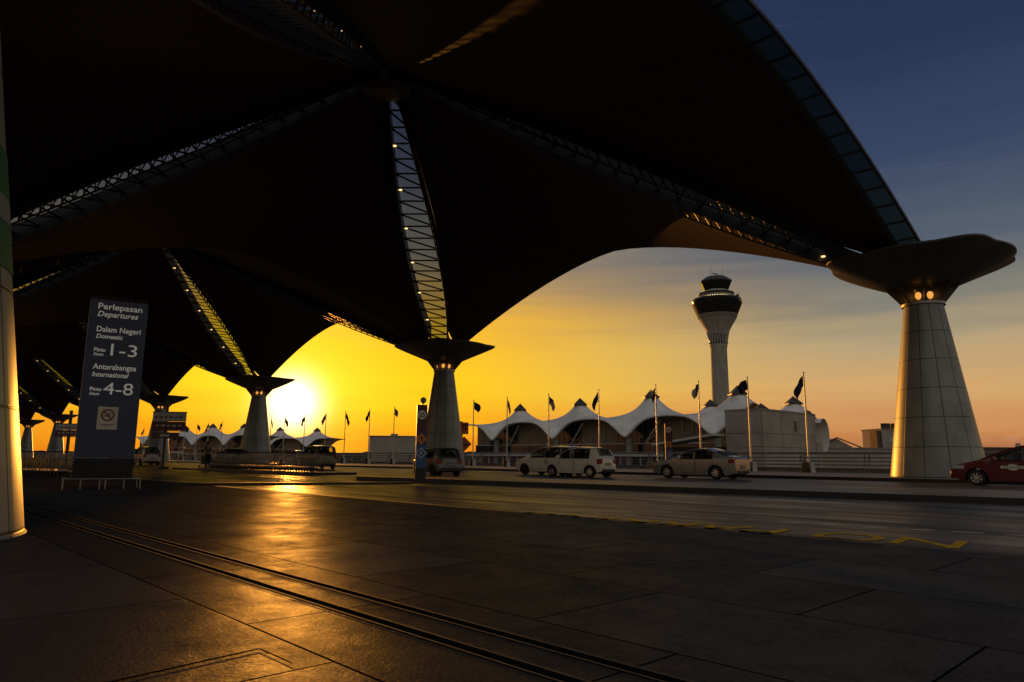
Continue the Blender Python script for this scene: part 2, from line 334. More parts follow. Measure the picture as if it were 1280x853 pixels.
def glow(width, power, amp, c):
    f = mth(nt, 'MULTIPLY', mth(nt, 'EXPONENT', mth(nt, 'MULTIPLY', mth(nt, 'POWER', mth(nt, 'DIVIDE', ang, width), power), -1)), amp)
    n = N(nt, 'ShaderNodeVectorMath', operation='SCALE'); n.inputs[0].default_value = c; L(nt, f, n.inputs['Scale']); return n.outputs['Vector']
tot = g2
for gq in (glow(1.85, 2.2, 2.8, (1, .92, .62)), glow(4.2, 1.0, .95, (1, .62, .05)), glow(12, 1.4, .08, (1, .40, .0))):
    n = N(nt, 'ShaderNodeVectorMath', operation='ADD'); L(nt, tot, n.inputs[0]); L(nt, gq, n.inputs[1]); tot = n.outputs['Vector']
# a few thin wisps high on the right
mp2 = N(nt, 'ShaderNodeVectorMath', operation='MULTIPLY'); mp2.inputs[1].default_value = (3, 3, 9); L(nt, D, mp2.inputs[0])
wn = N(nt, 'ShaderNodeTexNoise', i_Scale=3.0, i_Detail=7.0, i_Roughness=.62, i_Distortion=.8); L(nt, mp2.outputs['Vector'], wn.inputs['Vector'])
wf = mth(nt, 'MULTIPLY', rng(wn.outputs['Fac'], .62, .80), .06)
ws = N(nt, 'ShaderNodeVectorMath', operation='SCALE'); ws.inputs[0].default_value = (.8, .8, .9); L(nt, wf, ws.inputs['Scale'])
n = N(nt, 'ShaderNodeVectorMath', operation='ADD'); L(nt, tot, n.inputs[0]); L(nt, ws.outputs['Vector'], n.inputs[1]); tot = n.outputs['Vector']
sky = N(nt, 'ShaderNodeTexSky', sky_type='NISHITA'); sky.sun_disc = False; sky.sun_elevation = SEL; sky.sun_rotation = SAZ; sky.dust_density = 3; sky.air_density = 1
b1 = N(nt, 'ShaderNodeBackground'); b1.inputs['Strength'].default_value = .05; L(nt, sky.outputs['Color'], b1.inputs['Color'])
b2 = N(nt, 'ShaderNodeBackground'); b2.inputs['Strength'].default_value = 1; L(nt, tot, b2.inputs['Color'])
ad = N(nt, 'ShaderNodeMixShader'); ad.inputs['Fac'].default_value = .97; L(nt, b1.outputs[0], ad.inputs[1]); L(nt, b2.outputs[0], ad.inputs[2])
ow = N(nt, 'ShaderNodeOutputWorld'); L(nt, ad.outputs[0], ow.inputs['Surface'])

scn.view_settings.view_transform = 'Standard'; scn.view_settings.look = 'None'; scn.view_settings.exposure = 0; scn.view_settings.gamma = 1
scn.render.engine = 'CYCLES'; cy = scn.cycles
cy.use_denoising = True; cy.max_bounces = 6; cy.diffuse_bounces = 3; cy.glossy_bounces = 3; cy.transparent_max_bounces = 12; cy.transmission_bounces = 4
cy.caustics_reflective = False; cy.caustics_refractive = False; cy.sample_clamp_indirect = 4

# ------------------------------------------------------------------ ground
def uvroot(u, v, z=0): return P(u, v, z)
def uv_slab(name, u0, u1, v0, v1, z0, z1, mats, side=1):
    """slab in road axes; object sits at C1 turned along the road; material 0 top, `side` for the flanks"""
    m = MB(); x0, x1, y0, y1 = u0, u1, -v1, -v0
    m.add([(x0, y0, z1), (x1, y0, z1), (x1, y1, z1), (x0, y1, z1)], [[0, 1, 2, 3]])
    m.mi = side
    m.add([(x0, y0, z0), (x1, y0, z0), (x1, y1, z0), (x0, y1, z0), (x0, y0, z1), (x1, y0, z1), (x1, y1, z1), (x0, y1, z1)], [[0, 1, 5, 4], [1, 2, 6, 5], [2, 3, 7, 6], [3, 0, 4, 7], [3, 2, 1, 0]])
    o = m.build(name, mats, None, kind='structure'); o.location = C1; o.rotation_euler = (0, 0, RZU); return o
m = MB(); m.add([(-5000, -2000, -7), (5000, -2000, -7), (5000, 8000, -7), (-5000, 8000, -7)], [[0, 1, 2, 3]]); m.build('airfield_ground', M['terrain'], None, kind='structure')
uv_slab('road', -70, 330, -90, 11.2, -6.9, 0, [M['asphalt'], M['concrete']])
uv_slab('forecourt_paving', -70, 330, -90, -29.55, -.02, .010, [M['paving'], M['kerb']])
uv_slab('gutter', -70, 330, -29.549, -29.28, -.02, .005, [M['drainlip'], M['kerb']])
uv_slab('far_walkway', -70, 330, -2.35, 11.18, -.02, .15, [M['walk'], M['shadedkerb']])
uv_slab('kerb_line', -70, 330, -2.70, -2.351, -.02, .156, [M['slab'], M['shadedkerb']])
# traffic island, tapering to a rounded nose
nose = Vector((-6.65, 29.1, 0)); dI = Vector((.787, -.617, 0)); nI = Vector((.617, .787, 0))
edge = [nose + dI*s for s in (0.5, 6, 12, 18, 24, 30, 38)]
back_e = [nose + dI*s + nI*wd for s, wd in ((38, 5.2), (24, 5.0), (16, 4.6), (9, 3.8), (4, 2.7), (1.2, 1.6), (.3, .9))]
out = edge + back_e
m = MB(); nn = len(out)
m.add([(p.x, p.y, .150) for p in out], [list(range(nn))]); m.mi = 1
m.add([(p.x, p.y, .150) for p in out] + [(p.x, p.y, -.01) for p in out], [[i, (i+1) % nn, nn+(i+1) % nn, nn+i][::-1] for i in range(nn)])
m.build('traffic_island', [M['island'], M['shadedkerb']], None, kind='structure')
uv_slab('trolley_island', 22.6, 42.0, -20.9, -17.9, -.01, .12, [M['island'], M['shadedkerb']])
uv_slab('trolley_bay', 43, 60, -33.4, -31.0, -.01, .06, [M['island'], M['shadedkerb']])

# painted markings: thin sheets
def strip(mb, a, b, wd, z=.004):
    a = Vector(a); b = Vector(b); t = (b-a).normalized(); n = Vector((-t.y, t.x, 0))*wd/2
    mb.add([(*(a-n).xy, z), (*(b-n).xy, z), (*(b+n).xy, z), (*(a+n).xy, z)], [[0, 1, 2, 3]])
m = MB()
pts = [(640, 636), (668, 637.5), (700, 639), (735, 641), (762, 642.5), (795, 644.5), (825, 645), (862, 646.5), (890, 647.5), (912, 648.7), (932, 649.6), (952, 650.7), (978, 653), (1005, 654), (1028, 656), (1062, 658), (1077, 659), (1111, 661), (1131, 662), (1167, 663.5), (1190, 665), (1230, 667), (1257, 668.5), (1300, 671)]
for i in range(0, len(pts), 2): strip(m, ground(*pts[i]), ground(*pts[i+1]), .10)
for a, b in (((690, 621.5), (732, 623)), ((797, 627), (846, 629.2)), ((925, 633), (1000, 636)), ((1083, 640.6), (1160, 643.6))): strip(m, ground(*a), ground(*b), .06)
m.build('lane_marking', M['dimwhite'], None, kind='structure')
def text(body, name, m, size, loc, rot, parent=None, shear=0, ax='LEFT', extrude=0.0, width=None, bold=0):
    c = bpy.data.curves.new(name, 'FONT'); c.body = body; c.size = size; c.shear = shear; c.align_x = ax; c.extrude = extrude; c.offset = bold; c.resolution_u = 3
    tmp = bpy.data.objects.new('lettering_source', c); COL.objects.link(tmp)
    bpy.context.view_layer.update()
    me = bpy.data.meshes.new_from_object(tmp.evaluated_get(bpy.context.evaluated_depsgraph_get()))
    bpy.data.objects.remove(tmp); bpy.data.curves.remove(c)
    me.name = name; me.materials.clear(); me.materials.append(m)
    for pl in me.polygons: pl.material_index = 0
    if width:
        x0 = min(v.co.x for v in me.vertices); x1 = max(v.co.x for v in me.vertices); k = width/(x1-x0)
        for v in me.vertices: v.co.x = (v.co.x-x0)*k
    o = bpy.data.objects.new(name, me); COL.objects.link(o)
    o.location = loc; o.rotation_euler = rot
    if parent: o.parent = parent
    return o
a = ground(1212, 677.5); b = ground(668, 640.5); dT = (b-a)
o = text('NO PARKING', 'road_lettering', M['yellow'], 1.25, (a.x, a.y, .005), (0, 0, math.atan2(dT.y, dT.x)), width=dT.length, bold=.012); o['kind'] = 'structure'
# slot drain across the forecourt, pale lips beside dark slots
m = MB()
for v0 in (-35.37, -35.68):
    m.mi = 0; strip(m, P(-40, v0-.042), P(120, v0-.042), .014, .0165); strip(m, P(-40, v0+.042), P(120, v0+.042), .014, .0165)
    m.mi = 1; strip(m, P(-40, v0), P(120, v0), .066, .0145)
m.build('drain_channel', [M['drainlip'], M['slot']], None, kind='structure')
m = MB(); q0, q1, q2 = ground(100, 866), ground(324, 815), ground(366, 834)
strip(m, q0, q1, .022, .0145); strip(m, q1, q2, .010, .0145); m.build('access_cover_joint', M['slot'], None, kind='structure')

kl = [ground(228, 606.5), ground(515, 605)]
m = MB(); m.sweep([(kl[0].x, kl[0].y, .03), (kl[1].x, kl[1].y, .03)], .30, .07); m.build('low_kerb', M['shadedkerb'], None, kind='structure')
lf = ground(864, 702); m = MB(); m.grid([[Vector((.10*a, .045*b*(1-abs(a)), .016+.03*abs(a)*(b+1.2)*.5)) for b in (-1, 0, 1)] for a in (-1, -.5, 0, .5, 1)])
o = m.build('fallen_leaf', M['treemass'], None); o.location = (lf.x, lf.y, 0); o.rotation_euler = (0, 0, .5); tag(o, 'single dark dry leaf lying on the open paving', 'leaf')
# ------------------------------------------------------------------ canopy
ZA, ZC, RISE, HALF = 21.38, 9.3, 6.1, S/2
AX = [((1, 0), (0, 1)), ((0, -1), (1, 0)), ((-1, 0), (0, -1)), ((0, 1), (-1, 0))]      # local: +x along road, -y outwards; 1 = outer side, 3 = terminal side
def Hz(p, t): return ZA-(ZA-ZC)*p + RISE*p**1.25*(1-abs(t)**1.5)
def gap(p):
    g = .16 + 1.08*math.sin(math.pi*min(max(p, 0), 1)**1.15)**.9
    if p > .86: g += (p-.86)/.14*1.1
    return g*1.414
def shell_pt(sec, p, t, bow, dz=0):
    (ex, ey), (lx, ly) = AX[sec]
    e = HALF*p*(1-bow*(1-t*t)*p*p); l = HALF*p*t
    return Vector((ex*e+lx*l, ey*e+ly*l, Hz(p, t)+dz))
def canopy(k, label):
    t0 = thing('roof_canopy', label, 'canopy', P((k+.5)*S, -S/2), RZU, 'vaulted canopy bays over the drop off road')
    for sec in range(4):
        bow = 0
        NPs, NT = 26, 26; rows = []; uvs = []
        for i in range(NPs+1):
            p = .045 + (.9992-.045)*i/NPs
            tm = max(.02, 1-gap(p)/(HALF*p))
            rows.append([shell_pt(sec, p, tm*(2*j/NT-1), bow) for j in range(NT+1)])
            uvs.append([(HALF*p, HALF*p*tm*(2*j/NT-1)) for j in range(NT+1)])
        m = MB(); m.grid(rows, flip=True)
        nf = len(m.f)
        m.mi = 1; topr = [[q+Vector((0, 0, .42)) for q in r] for r in rows]; m.grid(topr)
        for a_, b_ in ((rows[0], topr[0]), (topr[-1], rows[-1]), ([r[0] for r in topr], [r[0] for r in rows]), ([r[-1] for r in rows], [r[-1] for r in topr])):
            m.grid([a_, b_])
        o = m.build('roof_shell', [M['soffit'], M['rooftop']], t0, smooth=35)
        uvl = o.data.uv_layers.new(name='slats'); flat = [q for r in uvs for q in r]
        for poly in o.data.polygons:
            if poly.index < nf:
                for li in poly.loop_indices: uvl.data[li].uv = flat[o.data.loops[li].vertex_index]
    for d, (sx, sy) in enumerate(((1, -1), (-1, -1), (-1, 1), (1, 1))):
        def dp(p, side, dz=0):
            # point on the diagonal, moved sideways by the half gap
            e = HALF*p; g = gap(p)/1.414*side
            return Vector((sx*(e - g*.707), sy*(e + g*.707), Hz(p, 1)+dz))
        m = MB(); n = 44; ps = [.03+.885*i/n for i in range(n+1)]
        for side in (-1, 1):
            m.sweep([dp(p, side*.97, -.10) for p in ps], .13, .5)
            m.tube([dp(p, side*.95, -.75*math.sin(math.pi*min(1, p/.94))-.1) for p in ps[1:]], .055, 6)
        m.sweep([dp(p, -sx*1.0, .62 if d != 3 else .50) for p in ps], .10, .55 if d != 3 else .36)  # upstand added on the sunward side to block low sun through the strip
        for i in range(1, n):
            p, q = ps[i], ps[i+1]; dzb = -.75*math.sin(math.pi*min(1, p/.94))-.1; dzq = -.75*math.sin(math.pi*min(1, q/.94))-.1
            if i % 2:
                q2 = ps[min(i+2, n)]
                m.bar(dp(p, -1, .05), dp(p, 1, .05), .08, .09); m.bar(dp(p, -1, .04), dp(q2, 1, .04), .08, .09)
            m.bar(dp(p, 1, .0), dp(q, 1, dzq), .05, .05); m.bar(dp(p, 1, .0), dp(p, 1, dzb), .05, .05)
            m.bar(dp(p, -1, .0), dp(q, -1, dzq), .05, .05)
        tr = m.build('skylight_truss', M['steel'], t0)
        m = MB(); m.grid([[dp(p, -1.0, .2), dp(p, 1.0, .2)] for p in ps], flip=(d % 2 == 0)); m.build('skylight_glazing', M['sglass'], tr)
        lamps = range(7, 44, 6) if d in (0, 2) else (40,)
        for i in lamps:
            m = MB(); q = dp(ps[i], -.72 if d in (0, 2) else .72, -.10); m.box(q, (.16, .16, .06)); m.build('strip_lamp', M['striplamp'], tr)
    m = MB(); m.lathe([(.6, ZA-1.35), (1.25, ZA-1.15), (1.3, ZA-.2), (1.0, ZA+.5), (.2, ZA+.6)], 24); m.build('apex_hub', M['steel'], t0)
    if k == 0:
        m = MB(); n = 60; rows = []; rt = []
        for i in range(n+1):
            t = -.93+1.86*i/n
            a_ = shell_pt(2, 1, t, 0, .02)+Vector((-.02, 0, 0)); b_ = a_+Vector((-.98, 0, -.02))
            rows.append([a_, a_.lerp(b_, .5), b_]); rt.append([q+Vector((0, 0, .06)) for q in rows[-1]])
        m.grid(rows); m.grid(rt, flip=True); m.grid([[r[2] for r in rows], [r[2] for r in rt]])
        fo = m.build('edge_glazing', M['fascia'], t0)
        m = MB()
        for i in range(0, n+1, 2): m.bar(rows[i][0]-Vector((0, 0, .04)), rows[i][2]-Vector((0, 0, .04)), .05, .08)
        m.sweep([r[2]+Vector((0, 0, .03)) for r in rows], .10, .14); m.sweep([r[0]-Vector((0, 0, .05)) for r in rows], .08, .12)
        m.build('glazing_bar', M['steel'], fo)
    return t0
clab = ['vaulted roof bay right overhead with the teal glazed edge', 'second roof bay behind the overhead one, resting on the second and third columns',
        'third roof bay, ending at the column in front of the sun', 'fourth roof bay along the road, just behind the blue departures pylon',
        'fifth roof bay, small dark vault left of the departures pylon', 'sixth roof bay above the distant trolleys at left', 'last tiny roof bay far down the road at left']
for k in range(7): canopy(k, clab[k])

# ------------------------------------------------------------------ columns
def column(label, loc, poster=False):
    t = thing('canopy_column', label, 'column', loc, RZU, 'flared canopy columns')
    HN = 8.29
    m = MB(); m.lathe([(2.08, 0), (2.05, .03)] + [(2.05+(.87-2.05)*i/12, .03+(HN-.03)*i/12) for i in range(1, 13)], 48); m.build('shaft', M['clad'], t, smooth=30)
    m = MB(); m.lathe([(.90, HN), (.96, HN+.02), (.96, HN+.14), (.90, HN+.16)], 40); m.build('neck_ring', M['galv'], t, smooth=30)
    m = MB(); m.lathe([(.36, HN+.1), (.36, HN+1.05), (.55, HN+1.2)], 20)
    for i in range(8):
        a = 6.283185*(i+.5)/8; c, s_ = math.cos(a), math.sin(a)
        fn = lambda o_: (lambda r, z: Vector((r*c-o_*s_, r*s_+o_*c, z)))
        m.plate([(.45, HN+.12), (.93, HN+.12), (1.66, HN+1.02), (.62, HN+1.02)], fn(-.045), fn(.045))
    m.build('neck_fins', M['dish'], t)
    for i in range(8):
        a = 6.283185*i/8
        m = MB(); m.lathe([(.04, 0), (.10, .05), (.145, .17), (.13, .29), (.06, .36), (.01, .37)], 12, (.66*math.cos(a), .66*math.sin(a), HN+.27)); m.build('neck_lamp', M['lamp'], t, smooth=True)
    prof = [(.5, 1.0), (1.6, .98), (2.2, 1.25), (2.9, 1.57), (3.5, 1.86), (3.9, 2.08), (4.05, 2.19), (4.05, 2.27), (3.92, 2.30), (3.2, 2.16), (2.2, 1.85), (.6, 1.5)]
    m = MB(); n = 72; vs = []; fs = []
    for r, z in prof:
        for q in range(n):
            a = 6.283185*q/n; f = max(0, (r-1.6)/2.4); lobe = max(0, math.cos(4*(a-math.pi/4)))**2
            rr_ = r*(1+.13*f*lobe - .02*f); zz_ = z + .03*f*f*lobe
            vs.append((rr_*math.cos(a), rr_*math.sin(a), HN+zz_))
    for i in range(len(prof)-1):
        for q in range(n): fs.append([i*n+q, i*n+(q+1) % n, (i+1)*n+(q+1) % n, (i+1)*n+q])
    fs += [list(range(n))[::-1], [(len(prof)-1)*n+q for q in range(n)]]
    m.add(vs, fs); m.build('capital', M['dish'], t, smooth=50)
    if poster:
        rr = lambda z: 2.05+(.87-2.05)*(z-.03)/(HN-.03)+.012
        for z0, z1, mm in ((3.05, 3.62, 'green'), (3.63, 3.95, 'greyposter'), (3.96, 4.55, 'green')):
            m = MB(); m.lathe([(rr(z0), z0), (rr(z1), z1)], 48, cap=False); m.build('poster_band', M[mm], t, smooth=30)
    return t
collab = ['tall pale column nearest on the right behind the red taxi', 'canopy column behind the small grey hatchback', 'canopy column silhouetted right beside the low sun',
          'canopy column behind the two row airline board', 'canopy column hidden by the blue departures pylon', 'canopy column just left of the departures pylon', 'small canopy column farthest left beyond the trolleys', 'tiny canopy column beyond the farthest ones']
for k in range(7): column(collab[k], P(k*S, 0, .15))
column('steel clad column cut by the left picture edge with green poster bands', P(0, -S, .01), True)

# ------------------------------------------------------------------ guard rail and flagpoles along the outer edge
g = thing('guard_rail', 'long grey steel pipe guard rail along the outer road edge', 'railing', P(0, 10, .15), RZU)
for z, r_, yy in ((1.28, .085, 0), (.98, .045, .05), (.74, .045, .05), (.50, .045, .05), (.26, .06, .02)):
    m = MB(); m.tube([(-12, yy, z), (230, yy, z)], r_, 8); m.build('pipe', M['galv'], g, smooth=True)
m = MB(); m.box((109, -.35, .12), (242, .25, .26)); m.build('plinth', M['concrete'], g)
m = MB()
for dx in (-.14, .14): m.sweep([(dx, .26, 0), (dx, .20, .3), (dx, .06, .75), (dx, -.02, 1.05), (dx, 0, 1.24)], .06, .11)
p0 = m.build('post', M['galv'], g)
for i in range(56):
    c = p0 if i == 0 else p0.copy()
    if i: COL.objects.link(c); c.parent = g
    c.location = (-10+4.2*i, 0, 0)

def flag_mesh(seed, striped, L_=.60, Hh=1.15):
    """a limp flag: the free edge falls and swings under the hoist"""
    rnd = random.Random(seed); m = MB(); rows = []; nz_, nx = 12, 8; ph = rnd.uniform(0, 6); sw = rnd.uniform(.40, 1.15); drop = rnd.uniform(.15, 1.0)
    for i in range(nz_+1):
        f = i/nz_; row = []
        for j in range(nx+1):
            g_ = j/nx
            x = .05 + L_*sw*g_*(.62+.38*math.sin(2.6*f+.5)); z = -f*Hh*(.62+.1*g_) - drop*g_**1.3
            row.append(Vector((x, .13*math.sin(ph+g_*9+f*2.6)*(.25+g_), z)))
        rows.append(row)
    for i in range(nz_):
        for j in range(nx):
            if striped: m.mi = 2 if (i < 6 and j < 4) else (i % 2)
            else: m.mi = 2 if (j < 5 or seed % 3) else 1
            m.add([rows[i][j], rows[i+1][j], rows[i+1][j+1], rows[i][j+1]], [[0, 1, 2, 3]])
    return m
def flagpole(x, v, label, striped, seed, hh=6.5, side=1):
    u, Y = on_line(x, v)
    t = thing('flagpole', label, 'flagpole', P(u, v, .15), R(0), 'flagpoles along the outer road edge')
    m = MB(); m.tube([(0, 0, .35), (0, 0, hh)], .065, 10, .04); m.lathe([(.02, hh), (.07, hh+.05), (.02, hh+.12)], 8); m.build('pole', M['pole'], t, smooth=True)
    m = MB(); m.box((.12, 0, .33), (.34, .42, .66), .3, .7); m.mi = 1; m.box((-.22, .05, .33), (.30, .44, .66), .3, .75); m.build('base', [M['slab'], M['blackpaint']], t)
    f = flag_mesh(seed, striped).build('flag', [M['flagred'], M['flagwhite'], M['flagdark']], t, smooth=True)
    f.location = (0, 0, hh-.12); f.rotation_euler = (0, 0, R(180 if side < 0 else 0)+R(seed*13 % 40-20))
flags = [(1011, 'flagpole nearest the right column, dark flag over the grey box building', 0, -1), (939, 'flagpole with dark flag just right of the control tower shaft', 0, -1), (876.5, 'flagpole rising behind the silver sedan roof', 0, -1),
         (822, 'flagpole standing beside the distant numbered pylon', 0, -1), (749.5, 'flagpole behind the white hatchback tailgate', 0, -1), (686, 'flagpole with striped flag beside the second tent peak from left', 1, 1),
         (633.5, 'flagpole with red flag beside the leftmost large tent peak', 1, 1), (591, 'flagpole just right of the orange diamond sign', 0, 1), (491, 'flagpole in front of the flat grey building, right one of two', 0, 1), (460, 'flagpole at the left end of the flat grey building', 0, -1),
         (429.5, 'flagpole against the yellow sky right of the olive taxi', 0, 1), (405, 'flagpole behind the olive taxi roof', 1, -1), (378.5, 'flagpole at the tallest distant tent right of the sun', 0, -1), (353, 'flagpole directly below the sun glow', 0, 1),
         (336, 'flagpole touching the column by the sun', 0, 1), (274.5, 'flagpole left of the sun column above the person', 0, -1), (258, 'flagpole with striped flag behind the person', 1, -1), (243.5, 'flagpole right of the airline board', 0, 1), (228, 'flagpole touching the airline board edge', 0, 1), (177, 'flagpole between the departures pylon and the airline board', 1, -1)]
for i, (x, lb, st, sd_) in enumerate(flags): flagpole(x, 8.0, lb, st, i+1, side=sd_)

# ------------------------------------------------------------------ tent roofed buildings beyond the rail
def tents(label, loc, rz, n, w, depth, amp, base, name='tent_terminal', front=True, z0=-6.9, cut=.5):
    """n mast peaks w apart along local x (peak i at x = i*w), front edge at y = 0 facing +y"""
    t = thing(name, label, 'terminal building', loc, rz, 'tent roofed terminal buildings')
    D_ = depth
    rowsy = [8*w/17.3, D_-8*w/17.3] if D_ > 20 else [8*w/17.3]
    k = w/17.3
    def zf(x, d):
        z = base
        for i in range(-1, n+1):
            for q, ry in enumerate(rowsy):
                if (i < 0 or i >= n): continue
                r = math.hypot(x-i*w, d-ry); z += amp*(1.0, 1.12, .97, .90)[i % 4]*math.exp(-r/(3.0*k))*(.88 if q else 1)
        dx = abs((x+w/2) % w - w/2)
        low = math.exp(-(dx/(3.1*k))**1.6)
        z -= 3.6*k*low*max(0, 1-d/(8*k))**1.3; z -= 3.6*k*low*max(0, 1-(D_-d)/(8*k))**1.3
        return z
    for i in range(n):
        m = MB(); nx, ny = 44, 52; rows = []
        for a in range(nx+1):
            xs0 = -cut*w if i == 0 else (i-.5)*w
            x = xs0 + ((i+.5)*w-xs0)*a/nx
            rows.append([Vector((x, -D_*b/ny, zf(x, D_*b/ny))) for b in range(ny+1)])
        m.grid(rows); m.grid([[q-Vector((0, 0, .12)) for q in r] for r in rows], flip=True)
        m.grid([[r[0] for r in rows], [r[0]-Vector((0, 0, .12)) for r in rows]])
        m.tube([r[0]+Vector((0, .05, -.05)) for r in rows], .20*k, 6)
        c = m.build('tent_canopy', M['membrane'], t, smooth=45)
        for q, ry in enumerate(rowsy):
            m = MB(); zc = zf(i*w, ry); pk = (i*w, -ry, 0); a_ = 1.25*k
            zb = zf(i*w+a_, ry)
            m.lathe([(a_*1.5, zb-.05), (a_*1.5, zb+.12), (.05, zb+1.55*k)], 4, pk); m.build('peak_cap', M['capdark'], c)
        m = MB(); m.tube([(i*w, -1.1, z0), (i*w, -1.1, base-3.4*k)], .62*k, 14, .55*k); m.build('support_column', M['concrete'], t, smooth=True)
        m = MB(); m.tube([(i*w+w*.62, -1.2, base-.5*k), (i*w+w*.86, -2.6, base-4.2*k)], .14, 8); m.build('brace', M['slab'], t)
    if front:
        x0, x1 = -cut*w, (n-.5)*w
        for i in range(n):                               # arched wall panels set back under the membrane
            m = MB(); nn = 30; xa, xb = (-cut*w if i == 0 else (i-.5)*w), (i+.5)*w
            top = [Vector((xa+(xb-xa)*a/nn, -3.2*k, zf(xa+(xb-xa)*a/nn, 3.2*k)-.15)) for a in range(nn+1)]
            for a in range(nn):
                f = ((top[a].x+top[a+1].x)/2/w) % 1
                m.mi = 0 if .28 < f < .72 else 1
                if top[a].z > base-4.35*k: m.add([(top[a].x, -3.2*k, base-4.4*k), (top[a+1].x, -3.2*k, base-4.4*k), top[a+1], top[a]], [[0, 1, 2, 3]])
            m.mi = 2
            for a in range(1, 12):
                x = xa+(xb-xa)*a/12; f = (x/w) % 1
                if not .3 < f < .7 or a % 2: m.box((x, -3.2*k+.06, (base-4.4*k+zf(x, 3.2*k)-.2)/2), (.10, .10, max(.2, zf(x, 3.2*k)-.2-base+4.4*k)))
            m.build('arch_wall', [M['woodpanel'], M['glassdark'], M['galv']], t)
        m = MB(); m.box(((x0+x1)/2, -2.9*k, base-5.3*k), (x1-x0, .10, 1.75*k)); m.mi = 1; m.box(((x0+x1)/2, -2.8*k, base-4.4*k), (x1-x0, .3, .16)); m.mi = 2
        nm = int((x1-x0)/(2.0*k))
        for a in range(nm+1): m.box((x0+(x1-x0)*a/nm, -2.82*k, base-5.3*k), (.09, .12, 1.7*k))
        m.build('window_band', [M['glassdark'], M['slab'], M['galv']], t)
        m = MB(); m.box(((x0+x1)/2, -3*k, base-6.35*k), (x1-x0+.2, 5.5*k, .55*k)); m.build('floor_slab', M['slab'], t)
        m = MB(); m.box(((x0+x1)/2, -5*k, (base-6.6*k+z0)/2), (x1-x0, .2, base-6.6*k-z0)); m.mi = 1
        for a in range(int((x1-x0)/5.2)): m.box((x0+2.6+5.2*a, -5*k+.14, base-7.6*k), (3.0 if a % 3 else 1.6, .1, 1.6))
        m.build('lower_wall', [M['brownwall'], M['glassdark']], t)
        m = MB()
        for a in range(int((x1-x0)/4.3)+1): m.box((x0+4.3*a, -.7*k, (base-6.6*k+z0)/2), (.24, .24, base-6.6*k-z0))
        m.build('lower_post', M['slab'], t)
    return t
# local +x along the road, +y towards the camera side
tents('large white tent roofed terminal right of the second column', P(47.2, 60), RZU, 4, 17.1, 36, 5.3, 8.0, cut=.16)
def far_tents(label, x, Y, n, w, base, amp, rz):
    p = at(x, 571, Y); p.z = 0
    return tents(label, p, rz, n, w, 18*w/17.3, amp, base, 'distant_tent_hall')
far_tents('distant tent roofed hall right of the sun column behind the olive taxi', 382, 255, 2, 15.5, 7.6, 4.2, R(166))
far_tents('distant tent roofed hall between the sun column and the airline board', 279, 215, 2, 15.0, 7.2, 4.0, R(150))
far_tents('far tent roofed hall just left of the airline board post', 206, 250, 2, 15.0, 7.8, 4.2, R(146))

# grey rendered block beside the tents
def block_house():
    u0, _ = on_line(955, 45); ul, _ = on_line(912, 45)
    t = thing('service_building', 'plain grey box building with one small window left of the right column', 'building', P(u0, 45, 0), RZU)
    L1, L2 = ul-u0+.4, 15.5; zt = at(955, 512, (P(u0, 45)).y).z
    m = MB(); m.box((L1/2, -L2/2, (zt-6.9)/2), (L1, L2, zt+6.9)); m.mi = 1; m.box((L1/2, -L2/2, zt+.05), (L1+.12, L2+.12, .22)); m.mi = 2
    for zz in (zt-2.9, zt-4.6): m.box((L1/2, -L2/2, zz), (L1+.03, L2+.03, .05))
    for yy in (-.02, -5.2, -10.4): m.box((-.0, yy-.0, (zt-3)/2), (.03, .05, zt+2.6))
    m.build('wall', [M['greywall'], M['concrete'], M['capdark']], t)
    m = MB(); m.box((-.02, -9.2, zt-1.75), (.10, .75, 1.35)); m.build('window', M['black'], t)
    m = MB(); m.lathe([(1.6, zt-.1), (1.6, zt+.03), (.05, zt+1.2)], 4, (2.6, -5, 0)); m.build('roof_cap', M['capdark'], t)
    m = MB(); m.sweep([(L1+.2, 1.0, zt-3.1), (L1+9.5, 1.0, zt-4.3)], 4, .3); m.mi = 1; m.box((L1+4.6, .3, zt-6.0), (9, 1.0, 2.8)); m.build('lean_to', [M['slab'], M['black']], t)
    return zt
block_house()
# curved membrane hood peeping out behind the block
p = at(1022, 556, 112); t = thing('tent_hood', 'round grey membrane hood behind the grey box building', 'canopy', (p.x, p.y, 0), R(40))
m = MB(); rows = []; zc = at(1022, 545, 112).z
for a in range(17):
    an = R(-70+200*a/16); rows.append([Vector((1.6*math.cos(an)*k_, -1.2+8*b_/6, zc+2.6*math.sin(an)*k_)) for b_, k_ in zip(range(7), (1, .99, .97, .93, .88, .8, .7))])
m.grid(rows); m.grid([[q*1.0+Vector((.1, 0, .1)) for q in r] for r in rows], flip=True); m.build('hood_shell', M['membrane'], t, smooth=True)
m = MB(); m.box((-.2, 1.5, zc/2-4), (1.6, 4, zc+6)); m.build('hood_wall', M['greywall'], t)
# low roofs and plant room to the right
def low_building(label, x0, x1, ytop, Y, dep, name='low_building', mat_='greywall'):
    a = at(x0, ytop, Y); b = at(x1, ytop, Y); cx = (a.x+b.x)/2; wd = abs(b.x-a.x); zt = (a.z+b.z)/2
    t = thing(name, label, 'building', (cx, Y, 0), 0)
    m = MB(); m.box((0, dep/2, (zt-6.9)/2), (wd, dep, zt+6.9)); m.build('wall', M[mat_], t)
    m = MB(); m.box((0, dep/2, zt+.08), (wd+.3, dep+.3, .2)); m.build('roof', M['concrete'], t)
    return t, wd, zt
t, wd, zt = low_building('low grey wall building with a small gable between the box building and right column', 1018, 1130, 561, 118, 12)
pk = at(1048, 548, 118); m = MB(); cx = pk.x - t.location.x
m.plate([(cx-2.6, zt+.2), (cx+2.9, zt+.2), (cx+.1, pk.z)], lambda x, z: (x, 1.0, z), lambda x, z: (x, 9.0, z)); m.build('gable', M['greywall'], t)
